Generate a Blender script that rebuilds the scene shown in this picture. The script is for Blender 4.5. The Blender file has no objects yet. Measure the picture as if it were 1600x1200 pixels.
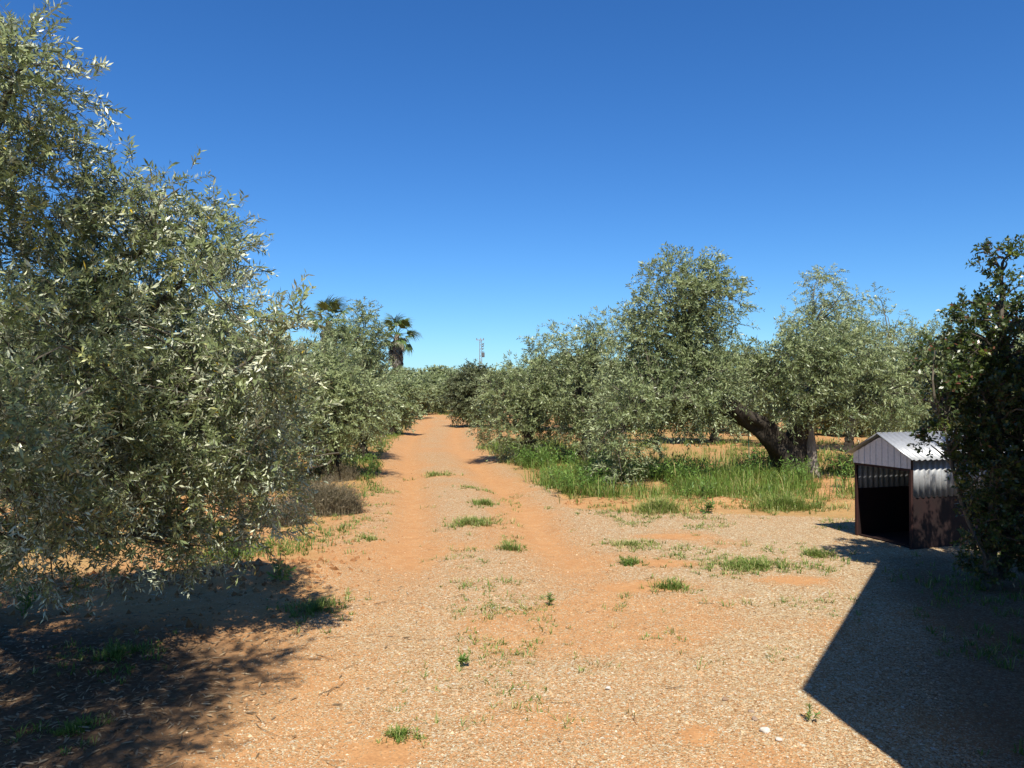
import bpy, math
import numpy as np
from mathutils import Vector, Matrix

# ------------------------------------------------------------------ camera, sky, sun, exposure
SC = bpy.context.scene
COL = SC.collection
F, CX, HZ, EYE = 1209.0, 800.0, 615.0, 1.65      # focal length in photo pixels, image centre, horizon row, eye height
cam_d = bpy.data.cameras.new('camera')
cam_d.sensor_width = 36.0
cam_d.lens = 36.0 * F / 1600.0
cam_d.clip_start = 0.05
cam_d.clip_end = 5000
cam = bpy.data.objects.new('camera', cam_d)
COL.objects.link(cam)
cam.location = (0, 0, EYE)
cam.rotation_euler = (math.radians(90) + math.atan((HZ - 600.0) / F), 0, 0)
SC.camera = cam

SH = np.array([-0.094, 0.775])                   # ground shift of a shadow per metre of height
SUN_ELEV = math.atan(1.0 / math.hypot(*SH))
SUN_AZ = math.atan2(-SH[0], -SH[1])              # compass angle (from +Y towards +X) of the sun
world = bpy.data.worlds.new('World')
SC.world = world
world.use_nodes = True
wn, wl = world.node_tree.nodes, world.node_tree.links
bg = wn['Background']
sky = wn.new('ShaderNodeTexSky')
sky.sky_type = 'NISHITA'
sky.sun_disc = False
sky.sun_elevation = SUN_ELEV
sky.sun_rotation = SUN_AZ
sky.altitude = 100
sky.air_density = 1.0
sky.dust_density = 0.15
sky.ozone_density = 2.6
hsv = wn.new('ShaderNodeHueSaturation')          # the deep, polarised blue of a phone camera, the same in all directions
hsv.inputs['Saturation'].default_value = 1.22
tintn = wn.new('ShaderNodeMix'); tintn.data_type = 'RGBA'; tintn.blend_type = 'MULTIPLY'
tintn.inputs[0].default_value = 1.0
tintn.inputs[7].default_value = (0.79, 1.23, 1.70, 1)
wl.new(sky.outputs[0], hsv.inputs['Color'])
wl.new(hsv.outputs[0], tintn.inputs[6])
wl.new(tintn.outputs[2], bg.inputs['Color'])
bg.inputs['Strength'].default_value = 0.05
sun_d = bpy.data.lights.new('sun', 'SUN')
sun_d.energy = 5.0
sun_d.angle = math.radians(0.53)
sun_d.color = (1.0, 0.94, 0.84)
sun = bpy.data.objects.new('sun', sun_d)
COL.objects.link(sun)
sun.rotation_euler = Vector((SH[0], SH[1], -1.0)).to_track_quat('-Z', 'Y').to_euler()
SC.view_settings.view_transform = 'Standard'
SC.view_settings.look = 'None'
SC.view_settings.exposure = 0.76
SC.view_settings.gamma = 1.0
SC.cycles.max_bounces = 6
SC.cycles.transparent_max_bounces = 4

# ------------------------------------------------------------------ helpers
def rng(seed): return np.random.default_rng(seed)

def hash2(ix, iy, seed):
    h = (ix.astype(np.int64) * 374761393 + iy.astype(np.int64) * 668265263 + seed * 974711) & 0x7fffffff
    h = ((h ^ (h >> 13)) * 1274126177) & 0x7fffffff
    h = h ^ (h >> 16)
    return (h & 0xffff) / 65535.0

def vnoise(x, y, seed=0):
    x = np.asarray(x, float); y = np.asarray(y, float)
    ix = np.floor(x); iy = np.floor(y)
    fx = x - ix; fy = y - iy
    fx = fx * fx * (3 - 2 * fx); fy = fy * fy * (3 - 2 * fy)
    a = hash2(ix, iy, seed); b = hash2(ix + 1, iy, seed)
    c = hash2(ix, iy + 1, seed); d = hash2(ix + 1, iy + 1, seed)
    return (a + (b - a) * fx) * (1 - fy) + (c + (d - c) * fx) * fy

def fbm(x, y, seed=0, n=4):
    v = 0; a = 0.5
    for i in range(n):
        v = v + a * vnoise(x * 2 ** i, y * 2 ** i, seed + i * 17); a *= 0.5
    return v

def sstep(a, b, x):
    t = np.clip((np.asarray(x, float) - a) / (b - a), 0, 1)
    return t * t * (3 - 2 * t)

def world_at(px, py, d):
    """photo direction at a distance along the view -> world position"""
    return np.array([(px - CX) / F * d, d, EYE + (HZ - py) / F * d])

# track centre line (depth, lateral)
TR = np.array([(0, 0.0), (3.4, 0.0), (7, -0.2), (10.8, -0.58), (16, -1.32), (23.5, -2.43), (30.7, -3.05), (39.9, -3.5), (49.9, -4.75), (58.7, -6.6), (75, -12), (110, -30)])
def track_x(y): return np.interp(y, TR[:, 0], TR[:, 1])

def on_track(x, y):
    """1 on the trodden track and yard, 0 off it"""
    x = np.asarray(x, float); y = np.asarray(y, float)
    c = track_x(y)
    w = (fbm(x * 1.3, y * 1.3, 5, 3) - 0.45) * 0.7
    left = c - 1.5 - 0.35 * sstep(6, 9, y) * (1 - sstep(11, 14, y)) + w
    right = c + 1.5 + 5.5 * (1 - sstep(9.6, 11.3, y + 0.0 * x)) + w
    e = np.minimum(x - left, right - x)
    return sstep(-0.12, 0.25, e) * (1 - sstep(60, 75, y))

def gz(x, y):
    x = np.asarray(x, float); y = np.asarray(y, float)
    r = np.hypot(x, y)
    z = 7.0 * sstep(85, 330, y + 0.25 * x) + 3.0 * sstep(300, 800, r) * 0
    z = z + (fbm(x * 0.13, y * 0.13, 3, 2) - 0.4) * 0.10 * sstep(10, 20, r)
    t = on_track(x, y)
    near = 1 - sstep(25, 45, y)
    c = track_x(y)
    u = x - c
    rut = np.exp(-((np.abs(u) - 0.78) / 0.28) ** 2) * sstep(5.5, 9, y)
    z = z - 0.08 * rut * t * near
    rough = (fbm(x * 2.2, y * 2.2, 11, 4) - 0.45)
    z = z + rough * (0.02 + 0.075 * (1 - t)) * near
    # ploughed bank of red clods beneath the left tree
    bank = np.exp(-((y - (6.55 + 0.42 * (x + 3.2))) / 0.42) ** 2) * sstep(-1.35, -2.2, x) * sstep(-9, -6, x)
    cl = fbm(x * 5.5, y * 5.5, 23, 4)
    z = z + bank * (0.10 + 0.16 * (cl - 0.4))
    # little ridge of earth pushed up beside the yard in front of the right verge
    bank2 = np.exp(-((y - (11.6 + 0.15 * np.sin(x * 2.1))) / 0.35) ** 2) * sstep(1.0, 1.8, x) * (1 - sstep(7, 9, x))
    z = z + bank2 * (0.05 + 0.12 * (fbm(x * 4, y * 4, 29, 3) - 0.4))
    z = z + (fbm(x * 14, y * 14, 31, 2) - 0.37) * 0.012 * (1 - sstep(12, 18, y))
    return z

def mesh_from(name, verts, faces_list, mats, mat_idx=None, attrs=None, smooth=False):
    """faces_list: list of int arrays, each (n,3) or (n,4)"""
    me = bpy.data.meshes.new(name)
    verts = np.asarray(verts, np.float32)
    me.vertices.add(len(verts))
    me.vertices.foreach_set('co', verts.ravel())
    loops = np.concatenate([f.ravel() for f in faces_list]).astype(np.int32)
    sizes = np.concatenate([np.full(len(f), f.shape[1], np.int32) for f in faces_list])
    starts = np.concatenate([[0], np.cumsum(sizes)[:-1]]).astype(np.int32)
    me.loops.add(len(loops)); me.loops.foreach_set('vertex_index', loops)
    me.polygons.add(len(sizes))
    me.polygons.foreach_set('loop_start', starts)
    me.polygons.foreach_set('loop_total', sizes)
    if mat_idx is not None:
        me.polygons.foreach_set('material_index', np.asarray(mat_idx, np.int32))
    me.polygons.foreach_set('use_smooth', np.full(len(sizes), bool(smooth)))
    for m in (mats if isinstance(mats, (list, tuple)) else [mats]): me.materials.append(m)
    for k, v in (attrs or {}).items():
        a = me.attributes.new(k, 'FLOAT', 'POINT'); a.data.foreach_set('value', np.asarray(v, np.float32))
    me.update(calc_edges=True)
    me.validate()
    return me

def link(name, me, parent=None, loc=None):
    o = bpy.data.objects.new(name, me)
    COL.objects.link(o)
    if parent is not None: o.parent = parent
    if loc is not None: o.location = loc
    return o

def tag(o, label=None, cat=None, group=None, kind=None):
    if label: o['label'] = label
    if cat: o['category'] = cat
    if group: o['group'] = group
    if kind: o['kind'] = kind
    return o

def thing(name, label, cat, loc, group=None, rz=0.0):
    o = bpy.data.objects.new(name, None)
    COL.objects.link(o)
    o.location = tuple(loc); o.rotation_euler = (0, 0, rz)
    o.empty_display_size = 0.2
    return tag(o, label, cat, group)

class Buf:
    """collects triangles and quads with a tint value and a material slot"""
    def __init__(s): s.v = []; s.f3 = []; s.f4 = []; s.m3 = []; s.m4 = []; s.t = []; s.n = 0
    def add(s, v, f3=None, f4=None, tint=0.5, mat=0):
        v = np.asarray(v, float).reshape(-1, 3)
        s.v.append(v); s.t.append(np.broadcast_to(np.asarray(tint, float), (len(v),)))
        if f3 is not None and len(f3): s.f3.append(np.asarray(f3) + s.n); s.m3.append(np.full(len(f3), mat))
        if f4 is not None and len(f4): s.f4.append(np.asarray(f4) + s.n); s.m4.append(np.full(len(f4), mat))
        s.n += len(v)
    def mesh(s, name, mats, off=(0, 0, 0), smooth=False):
        fl = []; mi = []
        if s.f3: fl.append(np.concatenate(s.f3)); mi += s.m3
        if s.f4: fl.append(np.concatenate(s.f4)); mi += s.m4
        return mesh_from(name, np.concatenate(s.v) - np.asarray(off, float), fl, mats, np.concatenate(mi), {'tint': np.concatenate(s.t)}, smooth)
    def box(s, a, b, mat=0, tint=0.5, M=None):
        a = np.asarray(a, float); b = np.asarray(b, float)
        v = np.array([[(a, b)[i][0], (a, b)[j][1], (a, b)[k][2]] for i in (0, 1) for j in (0, 1) for k in (0, 1)])
        if M is not None: v = v @ np.asarray(M)[:3, :3].T + np.asarray(M)[:3, 3]
        s.add(v, f4=[[0, 1, 3, 2], [4, 6, 7, 5], [0, 4, 5, 1], [2, 3, 7, 6], [0, 2, 6, 4], [1, 5, 7, 3]], mat=mat, tint=tint)
    def tube(s, pts, rad, sides=6, mat=0, tint=0.5, bump=0.0, seed=0, caps=True):
        pts = np.asarray(pts, float); n = len(pts)
        rad = np.broadcast_to(np.asarray(rad, float), (n,))
        tan = np.gradient(pts, axis=0); tan /= np.linalg.norm(tan, axis=1)[:, None] + 1e-9
        ref = np.array([0.31, 0.2, 0.93]) if abs(tan[0] @ np.array([0, 0, 1])) < 0.8 else np.array([0.95, 0.3, 0.05])
        u = np.cross(tan, ref); u /= np.linalg.norm(u, axis=1)[:, None] + 1e-9
        w = np.cross(tan, u)
        ang = np.arange(sides) / sides * 2 * np.pi
        R = rad[:, None] * np.ones(sides)
        if bump:
            L = np.concatenate([[0], np.cumsum(np.linalg.norm(np.diff(pts, axis=0), axis=1))])
            A, LL = np.meshgrid(ang, L)
            R = R * (1 + bump * (0.5 * np.sin(3 * A + 2.5 * LL + seed) + 0.35 * np.sin(5 * A - 4 * LL + seed * 2) + 0.8 * (vnoise(A * 2.2 + 9, LL * 5, seed) - 0.5)))
        v = pts[:, None, :] + (np.cos(ang)[None, :, None] * u[:, None, :] + np.sin(ang)[None, :, None] * w[:, None, :]) * R[:, :, None]
        f = []
        i = np.arange(n - 1)[:, None] * sides; j = np.arange(sides)[None, :]; k = (j + 1) % sides
        f4 = np.stack([i + j, i + k, i + sides + k, i + sides + j], -1).reshape(-1, 4)
        s.add(v.reshape(-1, 3), f4=f4, mat=mat, tint=tint)
        if caps and sides <= 8:
            b = s.n - n * sides
            for base, rev in ((0, True), ((n - 1) * sides, False)):
                idx = np.arange(sides) + b + base
                tri = np.array([[idx[0], idx[q], idx[q + 1]] for q in range(1, sides - 1)])
                s.f3.append(tri[:, ::-1] if rev else tri); s.m3.append(np.full(len(tri), mat))

def curve_pts(P, n):
    """smooth Catmull-Rom through the points P"""
    P = np.asarray(P, float)
    Q = np.vstack([2 * P[0] - P[1], P, 2 * P[-1] - P[-2]])
    out = []
    t = np.linspace(0, len(P) - 1 - 1e-6, n)
    for q in t:
        i = int(q); u = q - i
        a, b, c, d = Q[i], Q[i + 1], Q[i + 2], Q[i + 3]
        out.append(0.5 * ((2 * b) + (c - a) * u + (2 * a - 5 * b + 4 * c - d) * u * u + (3 * b - a - 3 * c + d) * u ** 3))
    return np.array(out)

# ------------------------------------------------------------------ materials
def nodemat(name, rough=0.8, spec=0.3):
    m = bpy.data.materials.new(name); m.use_nodes = True
    nt = m.node_tree; b = nt.nodes['Principled BSDF']
    b.inputs['Roughness'].default_value = rough
    b.inputs['Specular IOR Level'].default_value = spec
    return m, nt, b

def N(nt, t, **kw):
    n = nt.nodes.new(t)
    for k, v in kw.items(): setattr(n, k, v)
    return n

def attr(nt, name):
    a = N(nt, 'ShaderNodeAttribute'); a.attribute_name = name
    return a.outputs['Fac']

def ramp(nt, fac, stops, interp='LINEAR'):
    r = N(nt, 'ShaderNodeValToRGB'); r.color_ramp.interpolation = interp
    e = r.color_ramp.elements
    while len(e) < len(stops): e.new(0.5)
    for i, (p, c) in enumerate(stops):
        e[i].position = p; e[i].color = (*c, 1)
    nt.links.new(fac, r.inputs[0])
    return r.outputs[0]

def mix(nt, fac, a, b, mode='MIX'):
    m = N(nt, 'ShaderNodeMix', data_type='RGBA', blend_type=mode)
    for s, v in ((m.inputs[0], fac), (m.inputs[6], a), (m.inputs[7], b)):
        if hasattr(v, 'links') or hasattr(v, 'is_linked'): nt.links.new(v, s)
        else: s.default_value = v if not isinstance(v, tuple) else (*v, 1)
    return m.outputs[2]

def math_n(nt, op, a, b=0.0):
    m = N(nt, 'ShaderNodeMath', operation=op)
    for s, v in ((m.inputs[0], a), (m.inputs[1], b)):
        if hasattr(v, 'is_linked'): nt.links.new(v, s)
        else: s.default_value = v
    return m.outputs[0]

def noise(nt, scale, detail=4, rough=0.6, vec=None):
    n = N(nt, 'ShaderNodeTexNoise'); n.inputs['Scale'].default_value = scale
    n.inputs['Detail'].default_value = detail; n.inputs['Roughness'].default_value = rough
    if vec is None:
        g = N(nt, 'ShaderNodeNewGeometry'); vec = g.outputs['Position']
    nt.links.new(vec, n.inputs['Vector'])
    return n.outputs['Fac']

def leafmat(name, top, under, rough=0.45, trans=0.25, spec=0.4):
    """top / under: colour stops along the per-leaf tint"""
    m, nt, b = nodemat(name, rough, spec)
    t = attr(nt, 'tint')
    ct = ramp(nt, t, top); cu = ramp(nt, t, under)
    g = N(nt, 'ShaderNodeNewGeometry')
    c = mix(nt, g.outputs['Backfacing'], ct, cu)
    nt.links.new(c, b.inputs['Base Color'])
    tr = N(nt, 'ShaderNodeBsdfTranslucent')
    tc = mix(nt, 0.5, c, (0.30, 0.42, 0.08))
    nt.links.new(tc, tr.inputs['Color'])
    ms = N(nt, 'ShaderNodeMixShader'); ms.inputs[0].default_value = trans
    nt.links.new(b.outputs[0], ms.inputs[1]); nt.links.new(tr.outputs[0], ms.inputs[2])
    nt.links.new(ms.outputs[0], nt.nodes['Material Output'].inputs['Surface'])
    return m

M = {}
M['olive'] = leafmat('olive_leaf', [(0, (0.089, 0.113, 0.049)), (0.5, (0.158, 0.193, 0.080)), (0.86, (0.255, 0.290, 0.124)), (0.97, (0.376, 0.386, 0.142)), (1.0, (0.617, 0.438, 0.035))],
                     [(0, (0.362, 0.399, 0.270)), (0.6, (0.510, 0.541, 0.377)), (0.97, (0.645, 0.644, 0.424)), (1.0, (0.671, 0.489, 0.071))], 0.36, 0.15, 0.5)
M['olive_far'] = leafmat('olive_leaf_grove', [(0, (0.088, 0.120, 0.048)), (0.5, (0.162, 0.198, 0.081)), (1.0, (0.287, 0.323, 0.142))],
                         [(0, (0.187, 0.228, 0.118)), (1.0, (0.375, 0.419, 0.227))], 0.42, 0.14, 0.4)
M['olive_brown'] = leafmat('olive_leaf_dull', [(0, (0.057, 0.069, 0.031)), (1.0, (0.114, 0.130, 0.059))], [(0, (0.084, 0.094, 0.048)), (1, (0.137, 0.152, 0.082))], 0.5, 0.1, 0.3)
M['shrub'] = leafmat('shrub_leaf', [(0, (0.021, 0.038, 0.010)), (0.6, (0.051, 0.077, 0.016)), (0.85, (0.111, 0.144, 0.019)), (0.93, (0.186, 0.197, 0.031)), (1.0, (0.121, 0.045, 0.027))],
                     [(0, (0.046, 0.072, 0.023)), (0.85, (0.084, 0.117, 0.031)), (1, (0.121, 0.054, 0.031))], 0.35, 0.18, 0.5)
M['grass'] = leafmat('grass_blade', [(0, (0.049, 0.104, 0.015)), (0.5, (0.113, 0.183, 0.027)), (0.8, (0.205, 0.244, 0.058)), (1, (0.389, 0.342, 0.137))],
                     [(0, (0.054, 0.110, 0.021)), (0.5, (0.119, 0.189, 0.032)), (0.8, (0.205, 0.244, 0.063)), (1, (0.389, 0.342, 0.147))], 0.5, 0.3, 0.3)
M['weed'] = leafmat('weed_leaf', [(0, (0.06, 0.12, 0.025)), (0.6, (0.11, 0.20, 0.035)), (1, (0.20, 0.29, 0.06))], [(0, (0.09, 0.15, 0.05)), (1, (0.19, 0.26, 0.09))], 0.5, 0.28, 0.3)
M['dry'] = leafmat('dry_stalk', [(0, (0.099, 0.078, 0.049)), (0.6, (0.167, 0.138, 0.087)), (1, (0.236, 0.198, 0.122))], [(0, (0.105, 0.084, 0.052)), (1, (0.223, 0.186, 0.116))], 0.7, 0.1, 0.2)
M['litter'] = leafmat('dead_leaf', [(0, (0.10, 0.065, 0.035)), (0.6, (0.22, 0.15, 0.085)), (1, (0.36, 0.28, 0.17))], [(0, (0.14, 0.10, 0.06)), (1, (0.33, 0.27, 0.18))], 0.7, 0.05, 0.2)
M['palm'] = leafmat('palm_frond', [(0, (0.040, 0.070, 0.020)), (0.6, (0.085, 0.13, 0.032)), (1, (0.22, 0.23, 0.05))], [(0, (0.06, 0.09, 0.03)), (1, (0.20, 0.21, 0.06))], 0.4, 0.15, 0.4)
M['palm_dead'] = leafmat('dead_palm_frond', [(0, (0.102, 0.081, 0.058)), (1, (0.289, 0.257, 0.210))], [(0, (0.102, 0.085, 0.063)), (1, (0.255, 0.228, 0.179))], 0.8, 0.05, 0.2)

def barkmat(name, dark, light, scale=18, bump=0.6):
    m, nt, b = nodemat(name, 0.9, 0.2)
    tc = N(nt, 'ShaderNodeTexCoord')
    mp = N(nt, 'ShaderNodeMapping'); mp.inputs['Scale'].default_value = (1, 1, 0.3)
    nt.links.new(tc.outputs['Object'], mp.inputs['Vector'])
    n1 = noise(nt, scale, 6, 0.65, mp.outputs[0]); n2 = noise(nt, 3.0, 3, 0.5, tc.outputs['Object'])
    c = ramp(nt, n1, [(0.34, dark), (0.62, light)])
    c = mix(nt, n2, c, mix(nt, 0.55, c, (0.10, 0.085, 0.065)))
    nt.links.new(c, b.inputs['Base Color'])
    bp = N(nt, 'ShaderNodeBump'); bp.inputs['Strength'].default_value = bump; bp.inputs['Distance'].default_value = 0.03
    nt.links.new(n1, bp.inputs['Height']); nt.links.new(bp.outputs[0], b.inputs['Normal'])
    return m
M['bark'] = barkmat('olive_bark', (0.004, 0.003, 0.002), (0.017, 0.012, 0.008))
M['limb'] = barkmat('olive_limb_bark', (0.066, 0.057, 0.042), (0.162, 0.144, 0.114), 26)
M['twig'] = barkmat('twig_bark', (0.072, 0.060, 0.042), (0.144, 0.126, 0.090), 30, 0.2)
M['deadwood'] = barkmat('weathered_wood', (0.17, 0.14, 0.11), (0.40, 0.35, 0.29), 24)
M['palm_bark'] = barkmat('palm_bark', (0.16, 0.12, 0.085), (0.34, 0.28, 0.21), 14)

# soil: attributes gravel (0..1), mulch (0..1), green (0..1); the litter tone also paints in building shade
def soilmat():
    m, nt, b = nodemat('red_soil', 0.95, 0.12)
    g = N(nt, 'ShaderNodeNewGeometry'); pos = g.outputs['Position']
    nA = noise(nt, 0.9, 6, 0.6, pos); nB = noise(nt, 9.0, 6, 0.65, pos); nC = noise(nt, 60, 3, 0.6, pos); nD = noise(nt, 0.22, 4, 0.6, pos)
    earth = ramp(nt, nB, [(0.28, (0.281, 0.135, 0.054)), (0.52, (0.389, 0.204, 0.086)), (0.75, (0.497, 0.301, 0.139))])
    earth = mix(nt, math_n(nt, 'MULTIPLY', nA, 0.75), earth, (0.464, 0.271, 0.122))
    earth = mix(nt, math_n(nt, 'MULTIPLY', nD, 0.5), earth, (0.414, 0.200, 0.077))
    earth = mix(nt, 0.45, earth, ramp(nt, nC, [(0.3, (0.55, 0.55, 0.55)), (0.7, (1.25, 1.2, 1.15))]), 'MULTIPLY')
    def cells(scale, stops):
        v = N(nt, 'ShaderNodeTexVoronoi'); v.inputs['Scale'].default_value = scale; v.inputs['Randomness'].default_value = 1
        nt.links.new(pos, v.inputs['Vector'])
        sp = N(nt, 'ShaderNodeSeparateColor'); nt.links.new(v.outputs['Color'], sp.inputs[0])
        return v, sp, ramp(nt, sp.outputs[0], stops)
    v1, s1, c1 = cells(125, [(0.0, (0.190, 0.095, 0.037)), (0.22, (0.298, 0.176, 0.081)), (0.5, (0.393, 0.281, 0.150)), (0.78, (0.456, 0.366, 0.225)), (1.0, (0.507, 0.459, 0.338))])
    v2, s2, c2 = cells(66, [(0.0, (0.215, 0.111, 0.044)), (0.4, (0.368, 0.249, 0.124)), (0.8, (0.468, 0.380, 0.237)), (1.0, (0.532, 0.498, 0.387))])
    grav = mix(nt, math_n(nt, 'GREATER_THAN', s2.outputs[1], 0.62), c1, c2)
    ga = attr(nt, 'gravel')
    gm = math_n(nt, 'GREATER_THAN', math_n(nt, 'ADD', ga, math_n(nt, 'MULTIPLY', math_n(nt, 'SUBTRACT', nB, 0.5), 0.7)), s1.outputs[2])
    col = mix(nt, gm, earth, grav)
    mu = math_n(nt, 'MULTIPLY', attr(nt, 'mulch_shade'), 0.9)
    mulch_shade = ramp(nt, noise(nt, 38, 5, 0.7, pos), [(0.3, (0.045, 0.030, 0.019)), (0.55, (0.102, 0.069, 0.042)), (0.75, (0.180, 0.132, 0.084))])  # dark litter tone, also used to deepen the building's shade
    col = mix(nt, mu, col, mulch_shade)
    gr = math_n(nt, 'MULTIPLY', attr(nt, 'green'), math_n(nt, 'MULTIPLY', nB, 0.6))
    col = mix(nt, gr, col, (0.16, 0.17, 0.05))
    nt.links.new(col, b.inputs['Base Color'])
    bp = N(nt, 'ShaderNodeBump'); bp.inputs['Strength'].default_value = 0.7; bp.inputs['Distance'].default_value = 0.012
    h = math_n(nt, 'ADD', math_n(nt, 'MULTIPLY', nB, 0.8), math_n(nt, 'ADD', math_n(nt, 'MULTIPLY', nC, 0.5), math_n(nt, 'MULTIPLY', math_n(nt, 'SUBTRACT', 1.0, v1.outputs['Distance']), math_n(nt, 'MULTIPLY', gm, 0.8))))
    nt.links.new(h, bp.inputs['Height']); nt.links.new(bp.outputs[0], b.inputs['Normal'])
    return m
M['soil'] = soilmat()

def tintmat(name, stops, rough=0.85, spec=0.25, nscale=40, amount=0.35):
    m, nt, b = nodemat(name, rough, spec)
    c = ramp(nt, attr(nt, 'tint'), stops)
    c = mix(nt, amount, c, ramp(nt, noise(nt, nscale, 4, 0.6), [(0.3, (0.45, 0.42, 0.4)), (0.7, (1.3, 1.3, 1.3))]), 'MULTIPLY')
    nt.links.new(c, b.inputs['Base Color'])
    return m
M['chip'] = tintmat('gravel_chip', [(0, (0.204, 0.095, 0.037)), (0.3, (0.340, 0.189, 0.085)), (0.6, (0.449, 0.296, 0.160)), (0.85, (0.530, 0.403, 0.251)), (1, (0.571, 0.491, 0.376))])
M['clod'] = tintmat('earth_clod', [(0, (0.198, 0.091, 0.036)), (1, (0.343, 0.178, 0.077))], 0.95, 0.1, 30)
M['stone'] = tintmat('field_stone', [(0, (0.182, 0.112, 0.070)), (0.5, (0.308, 0.231, 0.168)), (1, (0.546, 0.504, 0.434))], 0.85, 0.25, 25)

def sheetmat(name, base, rust, rustamt, rough=0.5, metal=0.0):
    m, nt, b = nodemat(name, rough, 0.4)
    n1 = noise(nt, 5.0, 6, 0.65); n2 = noise(nt, 45, 4, 0.6)
    f = ramp(nt, n1, [(0.62 - rustamt, (0, 0, 0)), (0.80 - rustamt * 0.5, (1, 1, 1))])
    bw = N(nt, 'ShaderNodeRGBToBW'); nt.links.new(f, bw.inputs[0])
    c = mix(nt, bw.outputs[0], base, rust)
    c = mix(nt, 0.4, c, ramp(nt, n2, [(0.3, (0.6, 0.6, 0.6)), (0.7, (1.15, 1.15, 1.15))]), 'MULTIPLY')
    nt.links.new(c, b.inputs['Base Color']); b.inputs['Metallic'].default_value = metal
    return m
M['roof_sheet'] = sheetmat('galvanised_sheet', (0.341, 0.353, 0.360), (0.223, 0.205, 0.180), 0.05, 0.45, 0.25)
M['white_sheet'] = sheetmat('white_sheet', (0.597, 0.580, 0.549), (0.403, 0.355, 0.290), 0.03, 0.6)
M['rust'] = sheetmat('rusted_iron', (0.021, 0.004, 0.002), (0.032, 0.008, 0.004), 0.2, 0.8)
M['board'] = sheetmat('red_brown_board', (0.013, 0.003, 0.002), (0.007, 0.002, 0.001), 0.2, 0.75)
M['plaster'] = sheetmat('white_render', (0.459, 0.446, 0.415), (0.372, 0.347, 0.298), 0.1, 0.9)
M['roof_slab'] = sheetmat('terracotta_coping', (0.260, 0.124, 0.068), (0.186, 0.093, 0.056), 0.2, 0.85)
M['shutter'] = sheetmat('green_shutter', (0.031, 0.074, 0.043), (0.062, 0.062, 0.043), 0.1, 0.6)
M['steel'] = sheetmat('grey_steel', (0.30, 0.31, 0.31), (0.22, 0.20, 0.18), 0.1, 0.5, 0.4)
M['dark_steel'] = sheetmat('dark_steel', (0.10, 0.10, 0.10), (0.14, 0.11, 0.09), 0.1, 0.5, 0.2)
M['hose'] = sheetmat('green_plastic_hose', (0.02, 0.10, 0.06), (0.05, 0.09, 0.05), 0.1, 0.5)

# ------------------------------------------------------------------ ground and track
def spaced(lo, fine_lo, fine_hi, hi, step, grow):
    a = list(np.arange(fine_lo, fine_hi + 1e-6, step))
    s = step; x = a[-1]
    while x < hi: s *= grow; x += s; a.append(x)
    s = step; x = a[0]; b = []
    while x > lo: s *= grow; x -= s; b.append(x)
    return np.array(b[::-1] + a)

gx = spaced(-900, -4.6, 5.6, 900, 0.058, 1.075)
gy = spaced(-60, 2.8, 13.0, 1500, 0.058, 1.04)
X, Y = np.meshgrid(gx, gy)
Zg = gz(X, Y)
T = on_track(X, Y)
tc_ = track_x(Y)
rutm = np.exp(-((np.abs(X - tc_) - 0.8) / 0.38) ** 2) * sstep(5, 8.5, Y)
grav = T * (0.64 - 0.30 * sstep(9, 24, Y)) * (1 - 0.95 * rutm) + 0.10 * (1 - 0.8 * rutm * T)
grav = grav * (0.25 + 0.75 * sstep(-1.9, -0.7, X - tc_ + 0.9 * (fbm(X * 1.5, Y * 1.5, 81, 3) - 0.45) - 0.25 * (1 - sstep(4, 7, Y))))
patch = sstep(0.50, 0.62, fbm(X * 0.9, Y * 0.9, 71, 3))
grav = grav * (1 - 0.6 * patch) + 0.22 * sstep(0.55, 2.2, X) * (1 - sstep(9, 11, Y)) * T
bare = np.zeros_like(X)
for (px, py, rx, ry) in ((1090, 1145, 0.10, 0.13), (1010, 915, 0.5, 0.25), (1050, 838, 0.5, 0.22), (1040, 880, 0.35, 0.2), (600, 1170, 0.22, 0.2), (1240, 905, 0.4, 0.2)):
    dd = EYE * F / (py - HZ); xx = (px - CX) / F * dd
    bare = np.maximum(bare, 1 - sstep(0.5, 1.3, np.hypot((X - xx) / rx, (Y - dd) / ry) + 0.5 * (fbm(X * 6, Y * 6, 8, 3) - 0.45)))
grav = grav * (1 - 0.95 * bare)
mulch_shade = 0.75 * sstep(1.7, 2.6, X - 0.45 * (Y - 4.0) + 0.8 * (fbm(X * 1.1, Y * 1.1, 44, 3) - 0.45)) * (1 - sstep(7.6, 8.4, Y)) * (1 - sstep(7, 9, X)) + sstep(-1.1, -2.0, X + 0.6 * (fbm(X * 1.2, Y * 1.2, 41, 3) - 0.45)) * (1 - sstep(5.0, 6.0, Y + 0.25 * (X + 3))) * sstep(-14, -9, X)  # right area: building shade deepened in soil colour, some litter; left: litter under tree
green = (1 - T) * sstep(0.30, 0.55, fbm(X * 0.35, Y * 0.35, 51, 3)) * 1.0
ny, nx = X.shape
vid = np.arange(ny * nx).reshape(ny, nx)
quads = np.stack([vid[:-1, :-1], vid[:-1, 1:], vid[1:, 1:], vid[1:, :-1]], -1).reshape(-1, 4)
V = np.stack([X, Y, Zg], -1).reshape(-1, 3)
ft = (T[:-1, :-1] + T[1:, 1:]).ravel() * 0.5 > 0.5
yc = ((Y[:-1, :-1] + Y[1:, 1:]) * 0.5).ravel()
ft &= yc > -8
A = {'gravel': grav.ravel(), 'mulch_shade': mulch_shade.ravel(), 'green': green.ravel()}
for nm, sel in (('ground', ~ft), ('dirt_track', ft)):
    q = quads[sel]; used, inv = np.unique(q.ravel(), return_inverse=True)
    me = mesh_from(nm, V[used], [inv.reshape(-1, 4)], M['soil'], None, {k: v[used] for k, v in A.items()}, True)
    tag(link(nm, me), kind='structure')

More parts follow.
